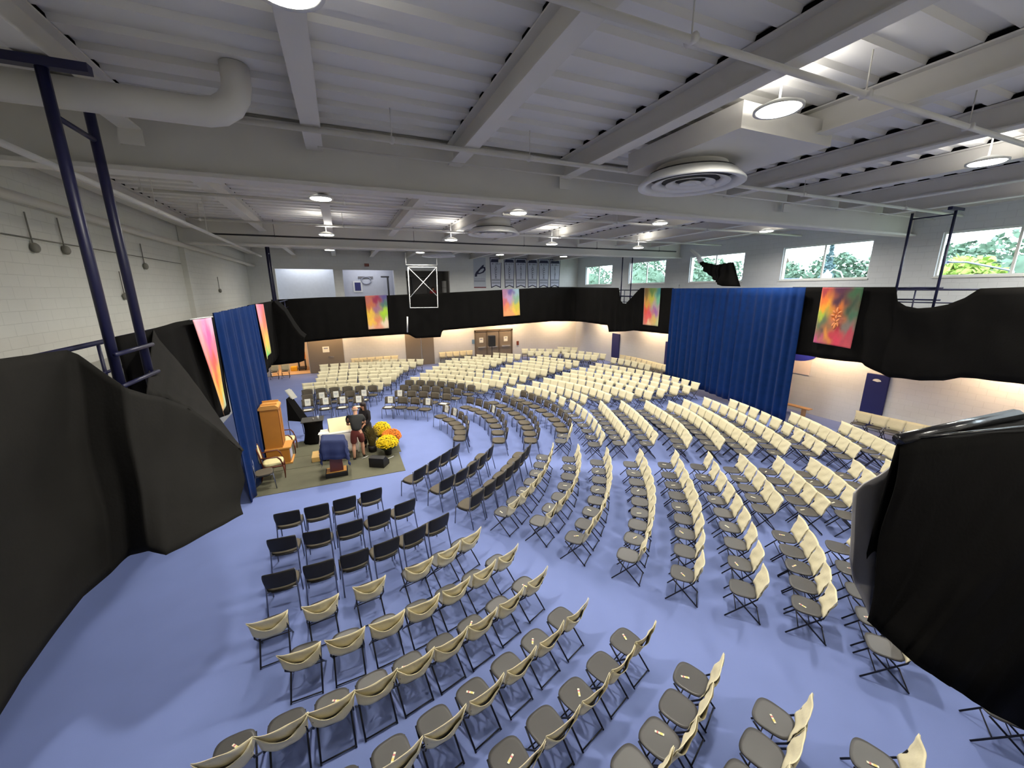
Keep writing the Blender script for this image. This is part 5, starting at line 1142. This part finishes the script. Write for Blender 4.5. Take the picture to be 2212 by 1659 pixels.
def person(loc, rz, label, J, skin, shirt, legs_m, legs_len, hair, shoes):
    t = empty('person', loc, rz, label, 'person'); V = {}; E = []
    V['pel'] = (J['pel'], .11); V['bel'] = (J['bel'], .105); V['che'] = (J['che'], .115); V['neck'] = (J['neck'], .06); V['hb'] = (J['hb'], (.07, .08)); V['hm'] = (J['hm'], (.082, .1)); V['ht'] = (J['ht'], (.06, .07))
    E += [('pel', 'bel'), ('bel', 'che'), ('che', 'neck'), ('neck', 'hb'), ('hb', 'hm'), ('hm', 'ht')]
    for s in 'LR':
        sg = -1 if s == 'L' else 1
        for k, r in (('sh', .062), ('el', .045), ('wr', .03)): V[s+k] = (J[s+k], r)
        E += [('che', s+'sh'), (s+'sh', s+'el'), (s+'el', s+'wr')]
        hand(V, E, s, s+'wr', Vector(J[s+'wr'])-Vector(J[s+'el']), .6)
        for k, r in (('hip', .095), ('kn', .058), ('calf', .062), ('an', .038), ('toe', .035)): V[s+k] = (J[s+k], r)
        E += [('pel', s+'hip'), (s+'hip', s+'kn'), (s+'kn', s+'calf'), (s+'calf', s+'an'), (s+'an', s+'toe')]
    skinned('body', V, E, 'pel', skin, t)
    c = J['hm']; fy = 1
    g = MB()                                     # ears, nose, eyes, mouth on the head
    for s in (-1, 1): g.ball((c[0]+s*.083, c[1], c[2]-.01), (.012, .02, .032), 8, 6)
    g.ball((c[0], c[1]+.105, c[2]-.02), (.014, .02, .028), 8, 6); g.build('ears_and_nose', skin, t)
    g = MB(); [g.ball((c[0]+s*.033, c[1]+.088, c[2]+.01), .012, 8, 6) for s in (-1, 1)]; g.build('eyes', M_dark, t)
    g = MB(); g.ball((c[0], c[1]+.092, c[2]-.062), (.026, .008, .008), 8, 6); g.build('mouth', mat('lips', (168, 90, 84), .6), t)
    S = {'pel': (Vector(J['pel'])+Vector((0, 0, .0)), .168), 'bel': (J['bel'], .165), 'che': (J['che'], .175), 'nk': (Vector(J['neck'])-Vector((0, 0, .035)), .075)}; Es = [('pel', 'bel'), ('bel', 'che'), ('che', 'nk')]
    for s in 'LR':
        S[s+'sh'] = (J[s+'sh'], .08); q = Vector(J[s+'sh']).lerp(Vector(J[s+'el']), .75 if shirt[1] == 'short' else 1); S[s+'el'] = (q, .07 if shirt[1] == 'short' else .058); Es += [('che', s+'sh'), (s+'sh', s+'el')]
        if shirt[1] == 'long': S[s+'wr'] = (Vector(J[s+'el']).lerp(Vector(J[s+'wr']), .93), .045); Es.append((s+'el', s+'wr'))
    skinned('shirt', S, Es, 'pel', shirt[0], t)
    P_ = {'pel': (Vector(J['pel'])+Vector((0, 0, .0)), .155), 'top': (Vector(J['bel'])+Vector((0, 0, -.04)), .14)}; Ep = [('pel', 'top')]
    for s in 'LR':
        P_[s+'hip'] = (J[s+'hip'], .118); q = Vector(J[s+'hip']).lerp(Vector(J[s+'kn']), .92 if legs_len == 'short' else 1); P_[s+'kn'] = (q, .10 if legs_len == 'short' else .08); Ep += [('pel', s+'hip'), (s+'hip', s+'kn')]
        if legs_len == 'long': P_[s+'an'] = (Vector(J[s+'an'])+Vector((0, 0, .02)), .06); Ep.append((s+'kn', s+'an'))
    skinned('trousers' if legs_len == 'long' else 'shorts', P_, Ep, 'pel', legs_m, t)
    for s in 'LR':
        a = Vector(J[s+'an']); b = Vector(J[s+'toe']); d = (b-a); d.z = 0
        skinned('shoe', {'a': (a-d*.2+Vector((0, 0, -.035)), .045), 'b': (Vector((b.x, b.y, a.z-.045)), .04), 'c': (a+Vector((0, 0, .01)), .047)}, [('c', 'a'), ('a', 'b')], 'a', shoes, t, 2)
    if hair: hair(t, c)
    return t
JM = dict(pel=(0, 0, .95), bel=(0, .03, 1.10), che=(0, .08, 1.30), neck=(0, .14, 1.49), hb=(.0, .19, 1.56), hm=(.0, .21, 1.64), ht=(.0, .22, 1.72),
    Lsh=(-.20, .10, 1.40), Lel=(-.27, .22, 1.14), Lwr=(-.20, .46, 1.06), Rsh=(.20, .10, 1.40), Rel=(.25, .24, 1.15), Rwr=(.16, .47, 1.08),
    Lhip=(-.10, 0, .86), Lkn=(-.13, .03, .49), Lcalf=(-.135, -.02, .36), Lan=(-.14, -.03, .09), Ltoe=(-.17, .10, .045),
    Rhip=(.10, 0, .86), Rkn=(.12, .14, .50), Rcalf=(.125, .12, .37), Ran=(.13, .14, .09), Rtoe=(.15, .27, .045))
M_tee = mat('charcoal_tee', (50, 50, 48), .85, var=.1); M_short = mat('maroon_shorts', (112, 50, 42), .85, var=.12); M_shoe = mat('black_shoe', (20, 18, 20), .5)
person((.04, 12.72, G0), -.08, 'bald person in a charcoal t-shirt and maroon shorts standing with back turned', JM, M_skin, (M_tee, 'short'), M_short, 'short',
       lambda t, c: [g_ for g_ in [MB()] if g_.ball((c[0], c[1]-.012, c[2]-.02), (.088, .092, .05), 12, 8) or g_.build('cropped_hair', mat('pale_grey_hair', (196, 170, 140), .8), t)], M_shoe)
JW = dict(pel=(0, 0, .90), bel=(0, .01, 1.04), che=(0, .02, 1.22), neck=(0, .03, 1.40), hb=(0, .05, 1.46), hm=(0, .06, 1.54), ht=(0, .05, 1.61),
    Lsh=(-.17, .02, 1.32), Lel=(-.22, .04, 1.06), Lwr=(-.17, .22, .94), Rsh=(.17, .02, 1.32), Rel=(.22, .04, 1.06), Rwr=(.15, .22, .95),
    Lhip=(-.09, 0, .82), Lkn=(-.10, .02, .47), Lcalf=(-.10, 0, .35), Lan=(-.10, -.02, .09), Ltoe=(-.12, .11, .045),
    Rhip=(.09, 0, .82), Rkn=(.10, .03, .47), Rcalf=(.10, .01, .35), Ran=(.10, 0, .09), Rtoe=(.12, .13, .045))
M_hair = mat('dark_brown_hair', (38, 24, 20), .6, var=.2, nscale=30.)
def long_hair(t, c):
    g = MB(); P = []
    for i in range(10):
        q = i/9; P.append([Vector((c[0]+(.095+.02*q)*math.sin(a)*(1 if q else .3), c[1]-.01-(.09+.02*q)*math.cos(a)*(1 if q else .3), c[2]+.115-.42*q)) for a in [(-2.0+4.0*k/12) for k in range(13)]])
    g.grid(P, th=.02); g.ball((c[0], c[1]-.01, c[2]+.03), (.095, .105, .09), 12, 8); g.build('long_hair', M_hair, t)
person((.36, 13.62, G0), 2.3, 'person with long dark hair in dark clothes facing the bald person', JW, M_skin, (mat('dark_top', (30, 26, 30), .85), 'long'), mat('dark_trousers', (26, 24, 28), .85), 'long', long_hair, M_shoe)
# person in red behind the gallery
JR = dict(JW)
person((aty(935, 625, YB+.3+1.3).x, YB+1.6, 3.9), PI, 'person in a red top seen in the dark fitness opening at the back', JR, M_skin, (mat('red_top', (150, 34, 44), .8), 'long'), mat('dark_trousers', 0), 'long', lambda t, c: long_hair(t, c), M_shoe)
# store room bits
q = aty(664, 766, YB+1.6)
t = empty('yellow_trolley', (-2.9, YB+1.5, .03), 0, 'orange and black cleaning trolley in the store room at far left', 'trolley')
boxes('bin', mat('orange_plastic', (226, 140, 40), .5), t, ((-.25, -.3, .75), (.25, .3, 1.2)), bevel=.03); boxes('base', M_dark, t, ((-.25, -.35, .1), (.25, .35, .2)))
for s_ in (-1, 1):
    for r_ in (-1, 1): g = MB(); g.tube([(s_*.2, r_*.26, .0), (s_*.2, r_*.26, .76)], .03, 6); g.build('leg', M_dark, t)
g = MB(); g.ball((0, 0, 1.45), (.26, .26, .28)); g.build('black_bag', M_shell, t)
o = boxes('yellow_bucket', mat('bucket_yellow', (230, 170, 20), .5), None, ((-3.6, YB+1.2, .031), (-3.2, YB+1.6, .33)), bevel=.04); tag(o, 'yellow bucket on the store room floor', 'bucket')
sc.view_settings.view_transform = 'Standard'; sc.view_settings.look = 'None'; sc.view_settings.gamma = 1; sc.view_settings.use_curve_mapping = False
sc.view_settings.exposure = 0.0
sc.cycles.use_denoising = True; sc.cycles.max_bounces = 7; sc.cycles.diffuse_bounces = 4; sc.cycles.use_adaptive_sampling = True; sc.cycles.adaptive_threshold = .02; sc.cycles.transparent_max_bounces = 8; sc.cycles.sample_clamp_indirect = 4
